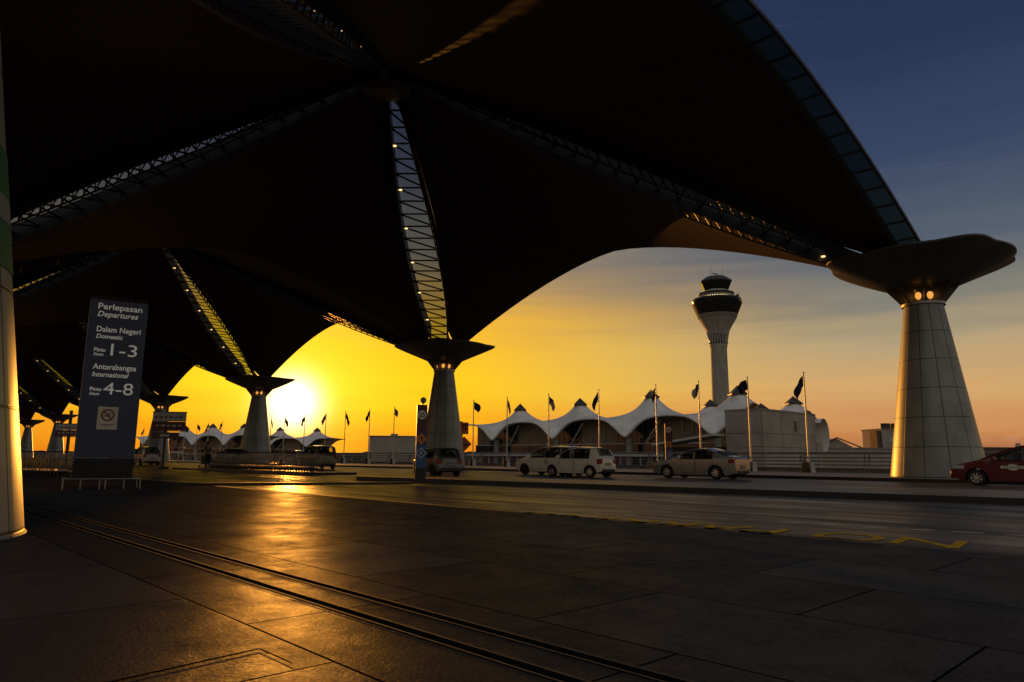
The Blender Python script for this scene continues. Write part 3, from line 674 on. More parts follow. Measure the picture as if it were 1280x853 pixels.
m = MB(); m.sweep([(cx-2.9, .8, zt+.15), (cx+.1, .8, pk.z+.12)], .3, .16); m.sweep([(cx+.1, .8, pk.z+.12), (cx+4.4, .8, zt+.10)], .3, .16); m.build('gable_trim', M['capdark'], t)
t, wd, zt = low_building('plant room with two black tanks on its roof left of the right column', 1102, 1136, 537, 124, 7, 'plant_room')
for dx in (-1.1, .7):
    m = MB(); m.lathe([(.85, zt+.15), (.85, zt+1.0), (.7, zt+1.1)], 20, (dx, 1.2, 0)); m.build('tank', M['capdark'], t, smooth=True)
m = MB(); m.box((-wd/2-.5, 1.5, zt-3.2), (.6, 2.5, 6)); m.build('vent_duct', M['brownwall'], t)
m = MB(); m.box((-.6, -.05, zt-1.8), (1.2, .1, .7)); m.build('louvre', M['slab'], t)
t, wd, zt = low_building('flat roofed grey building left of the second column', 462, 548, 546, 150, 14, 'flat_building')
m = MB(); m.box((-wd/2+4.6, 4, zt+.4), (1.4, 1.4, .6)); m.build('roof_hatch', M['greywall'], t)
low_building('low dark building at the horizon right of the right column', 1215, 1300, 560, 210, 15, 'horizon_building', 'brownwall')

# far wood along the horizon: nobody could count it
m = MB(); rnd = random.Random(3)
for (x0, x1, Y, h0, sd_) in ((-2600, 2600, 1500, 9, 1), (-2000, 2600, 1150, 5, 2)):
    n = 420; rows = []
    for i in range(n+1):
        x = x0+(x1-x0)*i/n; hz_ = h0*(1+.35*math.sin(i*.13+sd_)+.25*math.sin(i*.41)) + rnd.uniform(0, h0*.45)
        rows.append([Vector((x, Y, -7)), Vector((x, Y+rnd.uniform(0, 6), hz_*.55)), Vector((x+rnd.uniform(-2, 2), Y+12, hz_)), Vector((x, Y+45, hz_*.5)), Vector((x, Y+60, -7))])
    m.grid(rows)
o = m.build('treeline', M['treemass'], None, kind='stuff'); tag(o, 'dark far treeline along the horizon beyond the airfield', 'trees')

# ------------------------------------------------------------------ control tower
Yt = 460; p = at(904, 573, Yt)
t = thing('control_tower', 'tall control tower with flared head and dark cab behind the tents', 'tower', (p.x, Yt, -6.9), R(12))
zz = lambda y: at(897, y, Yt).z + 6.9
kx = Yt/F
m = MB(); m.lathe([(6.0, 0), (5.65, zz(520)), (5.35, zz(436)), (5.8, zz(434)), (5.8, zz(432))], 56); m.build('shaft', M['towerclad'], t, smooth=30)
m = MB(); m.lathe([(5.7, zz(432)), (6.0, zz(425)), (7.0, zz(416)), (9.4, zz(408)), (12.2, zz(399.5))], 56); m.build('flare', M['towerclad'], t, smooth=40)
m = MB()
for i in range(22):                                         # pointed arches round the neck
    a = 6.2832*i/22; 
    for sg in (-1, 1):
        pts = []
        for q in range(7):
            f = q/6; z = zz(431)+(zz(415.5)-zz(431))*f; r_ = 5.95+(7.25-5.95)*f**1.8
            an = a+sg*(.14*(1-f)**.8); pts.append((r_*math.cos(an), r_*math.sin(an), z))
        m.tube(pts, .24, 5)
m.build('neck_arch', M['slab'], t)
m = MB(); m.lathe([(5.85, zz(431)), (6.9, zz(416))], 40, cap=False); m.build('neck_recess', M['glassdark'], t)
m = MB(); m.lathe([(12.2, zz(399.4)), (12.4, zz(399)), (13.2, zz(394.5))], 56); m.build('ring_band', M['concrete'], t, smooth=40)
m = MB(); m.lathe([(13.1, zz(394.4)), (16.2, zz(380)), (16.5, zz(377)), (15.8, zz(375))], 56); m.build('louvre_drum', M['glassdark'], t, smooth=30)
m = MB()
for i in range(72):
    a = 6.2832*i/72; c, s_ = math.cos(a), math.sin(a); m.sweep([(13.22*c, 13.22*s_, zz(394)), (16.35*c, 16.35*s_, zz(380))], .22, .22)
m.build('louvre_fin', M['steel'], t)
m = MB(); m.lathe([(11.2, zz(375)), (11.0, zz(369.5)), (8.2, zz(368)), (8.2, zz(366.4))], 40); m.build('service_drum', M['concrete'], t, smooth=30)
m = MB(); m.lathe([(11.6, zz(368.4)), (11.8, zz(367.6)), (9.0, zz(366.5))], 40); m.build('cab_deck', M['capdark'], t)
m = MB(); m.lathe([(8.4, zz(367)), (8.2, zz(364.2)), (8.2, zz(363.8))], 8); m.build('cab_plinth', M['slab'], t)
m = MB(); m.lathe([(8.3, zz(364)), (10.7, zz(354)), (10.7, zz(353.6))], 8); m.build('cab_window', M['glassdark'], t)
m = MB(); m.lathe([(10.9, zz(353.6)), (10.7, zz(352.3)), (7.2, zz(348)), (6.9, zz(347.2)), (.4, zz(347))], 8); m.build('cab_roof', M['capdark'], t)
m = MB(); m.tube([(0, 0, zz(347)), (0, 0, zz(342.5))], .35, 6); m.bar((-2.6, 0, zz(342)), (2.6, .5, zz(342.6)), .3, .5)
for q, (x, y, h_) in enumerate(((-4.4, -2, 334), (4.6, -1, 336), (-2.5, 3, 344), (2.2, -3, 344.5), (5.5, 2, 345))): m.tube([(x, y, zz(347.5)), (x, y, zz(h_))], .10, 5)
m.build('roof_antenna', M['steel'], t)
m = MB()
for i in range(60):
    a = 6.2832*i/60; m.box((13.2*math.cos(a), 13.2*math.sin(a), zz(374.2)+.5), (.08, .08, 1.3))
m.lathe([(13.2, zz(374.2)+1.1), (13.25, zz(374.2)+1.2)], 48, cap=False)
for x, y in ((-13.5, -4), (13.3, -3.5), (12.4, -6), (-12, -7)): m.lathe([(.2, zz(375)), (.25, zz(371.5)), (1.0, zz(370.6)), (1.0, zz(369.4)), (.2, zz(369))], 10, (x, y, 0))
m.build('balcony_rail', M['steel'], t)
m = MB()
for i in range(44):
    a = 6.2832*i/44; m.box((11.25*math.cos(a), 11.25*math.sin(a), zz(373.3)), (.7, .7, .55), a)
m.build('balcony_light', M['towerlamp'], t)

# ------------------------------------------------------------------ signs
def rootV(loc):                                              # local +x runs across the road (V): a face looking at local -y looks towards -U
    return math.atan2(V.y, V.x)
RZV = math.atan2(V.y, V.x)
ROTF = (R(90), 0, 0)                                         # text standing upright on the local -y face
def departures_pylon():
    pyl = at(130, 573, 19.6); pyl.z = .011
    t = thing('departures_pylon', 'tall blue departures sign pylon standing at the left of the forecourt', 'sign', pyl, R(33))
    t.scale = (.82, .82, .82)
    W_, T_ = 1.76, .36; zb, zt = 1.02, 6.38
    m = MB(); m.box((0, 0, (zb+zt)/2), (W_, T_, zt-zb)); m.build('panel', M['blue'], t)
    m = MB()
    for i in range(16): m.box((0, 0, .30+.045*i), (W_+(.05 if i % 2 else -.02), T_+(.05 if i % 2 else -.02), .043))
    m.build('louvred_base', M['black'], t)
    m = MB()
    for i in range(34): m.tube([(-W_/2+.03+i*(W_-.06)/33, -.10+.2*(i % 2), zt), (-W_/2+.03+i*(W_-.06)/33+random.uniform(-.02, .02), -.14+.28*(i % 2), zt+.17)], .006, 4)
    m.build('bird_spikes', M['steel'], t)
    m = MB(); rx, ry = W_/2+.22, .55
    m.tube([(-rx, -ry, .33), (rx, -ry, .33), (rx, ry, .33), (-rx, ry, .33), (-rx, -ry, .33)], .022, 8)
    for x in (-rx, -.62, -.08, .08, .62, rx): m.tube([(x, -ry, 0), (x, -ry, .33)], .018, 6)
    for x in (-rx, rx): m.tube([(x, ry, 0), (x, ry, .33)], .018, 6)
    m.build('foot_rail', M['galv'], t)
    k = .0277; y = -T_/2-.006; x0 = -W_/2
    for s_, fx, dn, cap, wd, sh in (('Perlepasan', .137, 11.5, 7.2, .76, 0), ('Departures', .137, 20.6, 6.6, .70, .22), ('Dalam Negeri', .15, 39, 6.6, .755, 0), ('Domestic', .15, 47, 5.2, .46, .22),
                                ('Pintu', .14, 63, 4.4, .19, 0), ('Doors', .14, 68, 3.4, .165, .22), ('1-3', .42, 67, 14.8, .455, 0), ('Antarabangsa', .15, 84, 6.4, .74, 0), ('International', .15, 93, 5.6, .62, .22),
                                ('Pintu', .14, 110, 4.4, .19, 0), ('Doors', .14, 115, 3.4, .165, .22), ('4-8', .365, 113.5, 14.4, .505, 0)):
        text(s_, 'lettering', M['glowletter'], cap*k/.69, (x0+fx*W_, y, zt-dn*k*1.03), ROTF, t, sh, width=wd*W_, bold=.004 if len(s_) > 3 else .0, extrude=.003)
    pl = MB(); pc = (-.03, y-.004, zt-146*k*1.0); m = MB(); m.box(pc, (.60, .012, .76)); pk_ = m.build('no_smoking_plate', M['cream'], t)
    m = MB(); R1, R2 = .20, .155; n = 40; cy_ = pc[2]+.10; yy = pc[1]-.010
    m.add([(pc[0]+R_*math.cos(6.2832*i/n), yy, cy_+R_*math.sin(6.2832*i/n)) for R_ in (R1, R2) for i in range(n)], [[i, (i+1) % n, n+(i+1) % n, n+i] for i in range(n)])
    a = R(-45); ux, uz = math.cos(a), math.sin(a)
    m.add([(pc[0]+ux*l-uz*w_, yy-.002, cy_+uz*l+ux*w_) for l, w_ in ((-.17, -.022), (.17, -.022), (.17, .022), (-.17, .022))], [[0, 1, 2, 3]])
    m.build('prohibition_ring', M['maroon'], pk_)
    m = MB(); m.box((pc[0]-.02, yy+.001, cy_-.03), (.20, .004, .035)); m.box((pc[0]+.03, yy+.001, cy_+.05), (.02, .004, .06), 0); m.box((pc[0]+.07, yy+.001, cy_+.06), (.02, .004, .08))
    for dz, wd in ((-.235, .42), (-.275, .26)): m.box((pc[0], yy+.001, pc[2]+dz+.02), (wd, .004, .016))
    m.build('cigarette_symbol', M['maroon'], pk_)
departures_pylon()

def arrow_up(m, x, z, s, y): m.add([(x-s, y, z), (x-s*.4, y, z), (x, y, z+s*.5), (x+s*.4, y, z), (x+s, y, z), (x, y, z+s)], [[0, 1, 2], [0, 2, 5], [5, 2, 3], [5, 3, 4]])
def disc(m, x, z, r, y, n=28): m.add([(x+r*math.cos(6.2832*i/n), y, z+r*math.sin(6.2832*i/n)) for i in range(n)], [list(range(n))])
def diamond(m, x, z, r, y): m.add([(x, y, z-r), (x+r, y, z), (x, y, z+r), (x-r, y, z)], [[0, 1, 2, 3]])
def walker(m, x, z, s, y):
    disc(m, x+.03*s, z+.62*s, .13*s, y, 12)
    for a, b, w_ in (((0, .45), (-.02, 0), .2), ((-.02, 0), (-.28, -.55), .13), ((0, 0), (.26, -.5), .13), ((0, .38), (.3, .05), .1), ((0, .38), (-.28, .12), .1)):
        d = Vector((b[0]-a[0], b[1]-a[1])); n_ = Vector((-d.y, d.x)).normalized()*w_/2
        m.add([(x+s*(q[0]), y, z+s*q[1]) for q in ((a[0]-n_.x, a[1]-n_.y), (a[0]+n_.x, a[1]+n_.y), (b[0]+n_.x, b[1]+n_.y), (b[0]-n_.x, b[1]-n_.y))], [[0, 1, 2, 3]])
def totem(label, loc, rz, hgt, num, wd, square=False):
    t = thing('information_totem', label, 'sign', loc, rz, 'narrow numbered totems')
    d = .22; y = -d/2-.004; c = hgt/2.75
    m = MB(); m.box((0, 0, .22*c), (wd*1.02, d*1.05, .44*c)); m.build('plinth', M['black'], t)
    m = MB(); m.box((0, 0, .44*c+.42*c), (wd, d, .84*c)); m.build('blue_panel', M['signblue'], t)
    m = MB(); m.box((0, 0, 1.28*c+.25*c), (wd, d, .50*c)); m.build('purple_panel', M['purple'], t)
    m = MB(); m.box((0, 0, 1.78*c+.485*c), (wd, d, .97*c)); m.build('maroon_panel', M['maroon'], t)
    m = MB(); disc(m, 0, 2.38*c, .165*c, y); pd = m.build('number_disc', M['letter'], t)
    text(num, 'lettering', M['maroon'], .23*c, (0, y-.004, 2.38*c-.08*c), ROTF, pd, ax='CENTER', bold=.004)
    m = MB(); arrow_up(m, 0, 1.86*c, .13*c, y); m.build('arrow', M['purple'], t)
    m = MB()
    if square: m.box((0, y, 1.55*c), (.30*c, .006, .34*c))
    else: diamond(m, 0, 1.50*c, .215*c, y-.003)
    od = m.build('warning_plate', M['orange'], t); m = MB(); walker(m, 0, 1.49*c, .17*c, y-.008); m.build('walker_symbol', M['blackpaint'], od)
    m = MB()
    diamond(m, 0, .98*c, .20*c, y); bd = m.build('blue_diamond', M['letter'], t); m = MB(); diamond(m, 0, .98*c, .17*c, y-.003); m.build('diamond_field', M['signblue'], bd)
    m = MB(); walker(m, 0, .98*c, .13*c, y-.007); m.build('person_symbol', M['letter'], bd)
    return t
p = ground(525, 600.5, .15)
t = totem('dark numbered totem on the tip of the traffic island', (p.x, p.y, .15), R(12), 2.9*p.y/27.5, '25', .40*p.y/27.5)
m = MB(); m.tube([(.02, 0, 2.9), (.02, 0, 3.0)], .03, 6); m.lathe([(.02, 2.98), (.09, 3.03), (.11, 3.12), (.05, 3.2), (.01, 3.2)], 12, (.04, 0, 0)); o = m.build('dome_light', M['galv'], t, smooth=True); o.scale = (1, 1, 1); o.location.z = 2.9*p.y/27.5-2.93
u, Y = on_line(836.5, 1.0); totem('numbered totem in front of the rail behind the silver sedan bonnet', P(u, 1.0, .15), R(-8), 3.1, '26', .46, True)
u, Y = on_line(579, 2.5)
t = thing('warning_sign', 'orange diamond warning sign on a post right of the second column', 'sign', P(u, 2.5, .15), R(-3))
zt_ = at(577, 527, Y).z-.15
m = MB(); m.box((-.25, .05, zt_/2), (.30, .16, zt_)); m.build('post', M['black'], t)
m = MB(); m.box((.06, -.06, zt_-.62), (.74, .04, 1.05)); q = m.build('limit_plate', M['orange'], t); m = MB(); m.box((.06, -.09, zt_-.5), (.34, .012, .50)); m.mi = 1; m.box((.06, -.10, zt_-.55), (.14, .012, .38)); m.build('plate_symbol', [M['maroon'], M['orange']], q)
m = MB(); diamond(m, .06, zt_-2.02, .68, -.07); m.plate([(.06, zt_-2.70), (.74, zt_-2.02), (.06, zt_-1.34), (-.62, zt_-2.02)], lambda x, z: (x, -.06, z), lambda x, z: (x, -.02, z)); q = m.build('diamond_plate', M['orange'], t)
m = MB(); m.bar((-.28, -.085, zt_-2.05), (.42, -.085, zt_-2.05), .01, .10); m.bar((-.28, -.085, zt_-2.02), (-.08, -.085, zt_-1.86), .01, .09); m.bar((.0, -.085, zt_-2.0), (.22, -.085, zt_-2.22), .01, .09); m.build('bend_symbol', M['blackpaint'], q)

def airline_board(label, x, ybase, Y, xa, xb, y0, y1, lower=None):
    p = at(x, ybase, Y); t = thing('airline_board', label, 'sign', (p.x, Y, .02), R(6), 'airline boards on posts')
    k = Y/F; zt = at(x, y0, Y).z; zb = at(x, y1, Y).z; lx, rx = (xa-x)*k, (xb-x)*k; cx = (lx+rx)/2; wd = rx-lx
    m = MB(); m.tube([(0, 0, 0), (0, 0, zt+.9)], .10, 10); m.lathe([(.45, 0), (.45, .14), (.12, .16)], 16); m.build('post', M['steel'], t, smooth=30)
    h_ = (zt-zb)/2
    m = MB(); m.box((cx, -.14, zt-h_/2), (wd, .16, h_-.02)); m.mi = 1
    for q in range(6): m.box((lx+wd*(.10+.15*q), -.225, zt-h_*.55), (wd*(.10 if q % 2 else .07), .012, h_*.18))
    m.build('upper_panel', [M['slab'], M['maroon']], t)
    m = MB(); m.box((cx, -.14, zb+h_/2), (wd, .16, h_-.02)); m.mi = 1
    for q in range(5): m.box((lx+wd*(.16+.17*q), -.225, zb+h_*.55), (wd*(.12 if q % 2 else .08), .012, h_*.16))
    m.build('lower_panel', [M['maroon'], M['letter']], t)
    m = MB(); m.box((cx, -.14, zt+.02), (wd+.06, .2, .05)); m.box((cx, -.14, zb-.03), (wd+.06, .2, .05)); m.build('frame', M['steel'], t)
    if lower:
        z0, z1 = at(x, lower[3], Y).z, at(x, lower[2], Y).z; a_, b_ = (lower[0]-x)*k, (lower[1]-x)*k
        m = MB(); m.box(((a_+b_)/2, -.14, (z0+z1)/2), (b_-a_, .14, z1-z0)); o = m.build('hanging_panel', M['brownwall'], t)
        m = MB()
        for q in range(4): m.box((a_+(b_-a_)*(.35+.09*q), -.215, (z0+z1)/2), ((b_-a_)*.06, .01, (z1-z0)*.4))
        m.build('panel_mark', M['letter'], o)
airline_board('two row airline board on a post right of the departures pylon', 203, 582, 50, 188, 227, 516, 539, (188, 220, 541, 549))
airline_board('small airline board between the far columns left of the departures pylon', 82, 580, 46, 68, 97, 531, 546)

# ------------------------------------------------------------------ luggage trolleys
def trolley(label, loc, rz, group):
    t = thing('luggage_trolley', label, 'trolley', loc, rz, group)
    m = MB()
    for s_ in (-1, 1):
        m.tube([(.62, .22*s_, .16), (.20, .27*s_, .19), (-.30, .29*s_, .22), (-.40, .29*s_, .40), (-.52, .28*s_, 1.0)], .017, 6)
    m.tube([(.62, -.22, .16), (.66, 0, .16), (.62, .22, .16)], .017, 6)
    for z, x in ((.45, -.41), (.72, -.465), (.92, -.505)): m.tube([(x, -.285, z), (x, .285, z)], .012, 6)
    for yq in (-.15, 0, .15): m.tube([(-.33, yq, .25), (-.49, yq, .90)], .008, 5)
    m.build('frame', M['galv'], t)
    m = MB(); m.box((.13, 0, .205), (.86, .44, .018)); m.box((.54, 0, .25), (.02, .40, .09)); m.build('platform', M['mesh'], t)
    m = MB(); m.tube([(-.53, -.31, 1.02), (-.56, -.30, 1.04), (-.56, .30, 1.04), (-.53, .31, 1.02)], .024, 8); m.build('handle', M['black'], t)
    m = MB()
    for z in (.78, .86, .94): m.tube([(-.47, -.26, z), (-.26, -.24, z), (-.26, .24, z), (-.47, .26, z)], .008, 5)
    for yq in (-.24, -.08, .08, .24): m.tube([(-.26, yq, .76), (-.26, yq, .95)], .007, 5); m.tube([(-.47, yq, .76), (-.26, yq, .76)], .007, 5)
    m.build('basket', M['mesh'], t)
    for x, yq in ((.55, 0), (-.32, .27), (-.32, -.27)):
        m = MB(); m.lathe([(.03, -.018), (.078, -.018), (.085, 0), (.078, .018), (.03, .018)], 12); o = m.build('wheel', M['rubber'], t); o.location = (x, yq, .085); o.rotation_euler = (R(90), 0, 0)
    return t
lab1 = 'luggage trolley nested in the long row below the sun'
tr0 = None
for i in range(44):
    u = 24.4+.335*i; pos = P(u, -19.35+.02*random.uniform(-1, 1), .122); rz = RZU+R(random.uniform(-2, 2))
    if tr0 is None: tr0 = trolley(lab1, pos, rz, 'luggage trolleys nested in the long row')
    else: copy_thing(tr0, pos, rz, lab1, 'luggage trolleys nested in the long row')
lab2 = 'luggage trolley in the short dark row left of the departures pylon'
pa, pb = at(86, 590, 31), at(22, 590, 33)
for i in range(15):
    f = i/14; pos = Vector((pa.x+(pb.x-pa.x)*f, pa.y+(pb.y-pa.y)*f, .012))
    copy_thing(tr0, pos, math.atan2(pb.y-pa.y, pb.x-pa.x)+R(random.uniform(-4, 4)), lab2, 'luggage trolleys in the short row')
p = P(40.2, -19.3, .122)
copy_thing(tr0, p, RZU+R(200), 'loaded luggage trolley at the left end of the long row, in front of the person')
m = MB(); m.box((0, 0, .30), (.44, .62, .56)); o1 = m.build('suitcase', M['chest'], None); o1.location = (p.x+.02, p.y-.05, .345); o1.rotation_euler = (0, 0, RZU+R(205))
tag(o1, 'dark suitcase on the trolley in front of the person', 'suitcase')
bev = o1.modifiers.new('soft edge', 'BEVEL'); bev.width = .06; bev.segments = 3
m = MB(); m.tube([(-.1, 0, .58), (-.1, 0, .66), (.1, 0, .66), (.1, 0, .58)], .015, 6); m.build('handle', M['black'], o1)

# ------------------------------------------------------------------ person behind the trolley
def skinned(name, verts, edges, radii, m, parent, sub=2):
    me = bpy.data.meshes.new(name); me.from_pydata(verts, edges, []); me.materials.append(m)
    o = bpy.data.objects.new(name, me); COL.objects.link(o); o.parent = parent
    o.modifiers.new('skin', 'SKIN'); sv = me.skin_vertices[0].data if me.skin_vertices else None
    if sv is None:
        bpy.context.view_layer.objects.active = o; o.select_set(True)
        bpy.ops.mesh.customdata_skin_add(); sv = me.skin_vertices[0].data; o.select_set(False)
    for q, r_ in zip(sv, radii): q.radius = r_ if isinstance(r_, tuple) else (r_, r_)
    sv[0].use_root = True
    s_ = o.modifiers.new('smooth', 'SUBSURF'); s_.levels = sub; s_.render_levels = sub
    for pl in me.polygons: pl.use_smooth = True
    o.modifiers['skin'].use_smooth_shade = True
    return o
pp = P(39.25, -19.6, .12)
t = thing('person', 'person in an olive shirt standing behind a loaded trolley at the row end', 'person', pp, RZU-R(90)+R(10))
# local +y = the way the person faces
vs = [(0, 0, .95), (0, 0, 1.15), (0, .01, 1.36), (0, .02, 1.47), (0, .04, 1.55), (0, .05, 1.66),
      (-.10, 0, .88), (-.11, .02, .50), (-.11, -.02, .09), (-.12, .12, .05), (.10, 0, .88), (.11, .02, .50), (.11, -.02, .09), (.12, .12, .05),
      (-.19, .01, 1.38), (-.24, .04, 1.12), (-.20, .26, 1.02), (-.18, .34, 1.02), (.19, .01, 1.38), (.24, .04, 1.12), (.20, .26, 1.02), (.18, .34, 1.02)]
es = [(0, 1), (1, 2), (2, 3), (3, 4), (4, 5), (0, 6), (6, 7), (7, 8), (8, 9), (0, 10), (10, 11), (11, 12), (12, 13), (2, 14), (14, 15), (15, 16), (16, 17), (2, 18), (18, 19), (19, 20), (20, 21)]
rd = [(.15, .10), (.14, .10), (.15, .10), .055, .075, .088, .085, .058, .042, .035, .085, .058, .042, .035, .055, .043, .033, .03, .055, .043, .033, .03]
skinned('body', vs, es, rd, M['skin'], t)
skinned('shirt', [vs[0], vs[1], vs[2], (0, .01, 1.43), vs[14], (-.225, .03, 1.2), vs[18], (.225, .03, 1.2)], [(0, 1), (1, 2), (2, 3), (2, 4), (4, 5), (2, 6), (6, 7)], [(.175, .125), (.165, .12), (.17, .12), .075, .075, .06, .075, .06], M['shirt'], t)
skinned('trousers', [vs[0], vs[6], vs[7], (-.11, -.02, .12), vs[10], vs[11], (.11, -.02, .12)], [(0, 1), (1, 2), (2, 3), (0, 4), (4, 5), (5, 6)], [(.165, .12), .10, .075, .06, .10, .075, .06], M['trousers'], t)
m = MB(); m.lathe([(.02, .105), (.07, .095), (.098, .05), (.103, 0), (.09, -.05), (.06, -.07)], 16); o = m.build('hair', M['hair'], t, smooth=True); o.location = (0, .035, 1.68)

# ------------------------------------------------------------------ vehicles
def car(name, label, cat, loc, rz, Lc, Wc, top, belt, wheels, wr, paint, sidewin, ws, rw, lights, taxi=False, plate=True, group=None, roofw=.80, wheelcap='alloy'):
    """x forward. top: side outline from nose to tail; ws / rw: outline segment indices of windscreen and rear glass; sidewin: (front x, rear x) of each side pane"""
    t = thing(name, label, cat, loc, rz, group)
    roof = max(z for x, z in top); tail = top[-1][0]; nose_ = top[0][0]
    def ztop(x):
        for (xa, za), (xb, zb) in zip(top, top[1:]):
            if xb <= x <= xa and xa > xb: return za+(zb-za)*(xa-x)/(xa-xb)
        return top[0][1] if x > nose_ else top[-1][1]
    def zbot(x):
        z = .20 + .10*max(0, abs(x)/(Lc/2)-.82)/.18
        for wx in wheels:
            d = abs(x-wx)
            if d < wr+.075: z = max(z, wr+math.sqrt(max(0, (wr+.075)**2-d*d))-.02)
        return z
    def ysurf(x, z):
        f = min(1, abs(x)/(Lc/2)); pl = 1-.17*f**4.5
        s_ = 1-.07*((belt-z)/(belt-.2))**2 if z < belt else 1-(1-roofw)*((z-belt)/(roof-belt))**1.15
        return Wc/2*pl*s_
    def yedge(x, z):                                       # with the rounded shoulder under the top outline
        zt = ztop(x); r_ = .07; y = ysurf(x, z)
        if z > zt-r_: y -= r_*(1-math.sqrt(max(0, 1-((z-(zt-r_))/r_)**2)))
        return y
    xs = set()
    x = tail
    while x < nose_: xs.add(round(x, 3)); x += .05
    for q in top: xs.add(round(q[0], 3))
    for wx in wheels:
        for a in range(0, 181, 12): xs.add(round(wx+(wr+.074)*math.cos(R(a)), 3))
    xs = sorted(xs); xs = [q for i, q in enumerate(xs) if i == 0 or q-xs[i-1] > .008]
    fr = (0, .12, .3, .5, .66, .78, .86, .92, .96, .985, 1)
    panes = []
    for xf, xr in sidewin:
        n = 14; up = []; lo = []
        for i in range(n+1):
            x = xf+(xr-xf)*i/n; zt = ztop(x)-.085
            if zt > belt+.05: up.append((x, zt)); lo.append((x, belt+.025))
        panes.append(lo+up[::-1])
    def inside(poly, x, z):
        c = False; j = len(poly)-1
        for i in range(len(poly)):
            if (poly[i][1] > z) != (poly[j][1] > z) and x < (poly[j][0]-poly[i][0])*(z-poly[i][1])/(poly[j][1]-poly[i][1])+poly[i][0]: c = not c
            j = i
        return c
    def levels(x):
        zb, zt = zbot(x), ztop(x)
        if zt < belt+.14: return [zb+(zt-zb)*f for f in fr] + [zt]*0
        lo = [zb+(belt-zb)*f for f in (0, .3, .6, 1)]; n = 6
        return lo + [belt+(zt-.07-belt)*(i+1)/n for i in range(n)] + [zt]
    # make all columns the same length (11)
    m = MB(); colsL = []
    for x in xs:
        lv = levels(x)
        colsL.append([(x, yedge(x, z) if i < len(lv)-1 else ysurf(x, z)-.07, z) for i, z in enumerate(lv)])
    for sgn in (1, -1):
        for a in range(len(xs)-1):
            for b in range(10):
                q = [colsL[a][b], colsL[a+1][b], colsL[a+1][b+1], colsL[a][b+1]]
                cx = sum(p_[0] for p_ in q)/4; cz = sum(p_[2] for p_ in q)/4
                if any(inside(pn, cx, cz) for pn in panes): continue
                q = [(p_[0], p_[1]*sgn, p_[2]) for p_ in q]
                m.add(q, [[3, 2, 1, 0] if sgn > 0 else [0, 1, 2, 3]])
    def topx(i): return top[i][0]
    wsr = (min(top[ws[0]][0], top[ws[1]][0]), max(top[ws[0]][0], top[ws[1]][0])); rwr = (min(top[rw[0]][0], top[rw[1]][0]), max(top[rw[0]][0], top[rw[1]][0]))
    nY = 8
    def toprow(x, k=1.0, dz=0):
        zt = ztop(x); hw = (ysurf(x, zt)-.07)*k
        return [Vector((x, hw*(2*j/nY-1), zt+dz+.035*(1-(k*(2*j/nY-1))**2))) for j in range(nY+1)]
    for a in range(len(xs)-1):
        xm = (xs[a]+xs[a+1])/2; glass = wsr[0]+.03 < xm < wsr[1]-.03 or rwr[0]+.02 < xm < rwr[1]-.02
        A_, B_ = toprow(xs[a]), toprow(xs[a+1])
        for j in range(nY):
            if glass and 0 < j < nY-1: continue
            m.add([A_[j], B_[j], B_[j+1], A_[j+1]], [[0, 1, 2, 3]])
        # close the small step between side top and roof crown edge is shared (same point)
    for xi, fl in ((0, 1), (-1, 0)):                         # nose and tail faces
        cl = colsL[xi]; x = xs[xi]; crown = toprow(x)
        ring = [(p_[0], p_[1], p_[2]) for p_ in cl] + [tuple(q) for q in crown[::-1]][1:-1] + [(p_[0], -p_[1], p_[2]) for p_ in cl[::-1]]
        m.add(ring, [list(range(len(ring)))])
    m.mi = 1
    for a in range(len(xs)-1):
        m.add([(xs[a], -colsL[a][0][1], colsL[a][0][2]), (xs[a], colsL[a][0][1], colsL[a][0][2]), (xs[a+1], colsL[a+1][0][1], colsL[a+1][0][2]), (xs[a+1], -colsL[a+1][0][1], colsL[a+1][0][2])], [[0, 1, 2, 3]])
    m.build('body', [paint, M['underbody']], t, smooth=38)
    # glazing
    def side_pane(poly, off, sgn, inset=0):
        cx = sum(p_[0] for p_ in poly)/len(poly); cz = sum(p_[1] for p_ in poly)/len(poly)
        return [(x, sgn*(ysurf(x, z)+off), z) for x, z in poly]
    for pn in panes:
        n = len(pn)//2
        for sgn in (1, -1):
            m = MB(); lo = pn[:n]; up = pn[n:][::-1]; rows = []
            for (xl, zl), (xu, zu) in zip(lo, up):
                rows.append([Vector((xl+(xu-xl)*f, sgn*(ysurf(xl, zl+(zu-zl)*f)+.004), (zl-.03)+(zu+.03-zl+.03)*f)) for f in (0, .33, .66, 1)])
            m.grid(rows, flip=sgn < 0); g_ = m.build('side_window', M['cglass'], t)
            m = MB(); ring = side_pane(pn, .010, sgn); m.tube([Vector(q) for q in ring]+[Vector(ring[0])], .022, 5); m.build('window_trim', M['black'], g_)
    for nm, (xa, xb) in (('windscreen', wsr), ('rear_window', rwr)):
        m = MB(); n = 6; rows = [toprow(xa+(xb-xa)*i/n, .88, .004) for i in range(n+1)]
        m.grid(rows); g_ = m.build(nm, M['cglass'], t)
        m = MB(); ring = [r[0] for r in rows]+list(rows[-1][1:])+[r[-1] for r in rows[::-1]][1:]+list(rows[0][1:-1])[::-1]
        m.tube(ring+[ring[0]], .022, 5); m.build('window_trim', M['black'], g_)
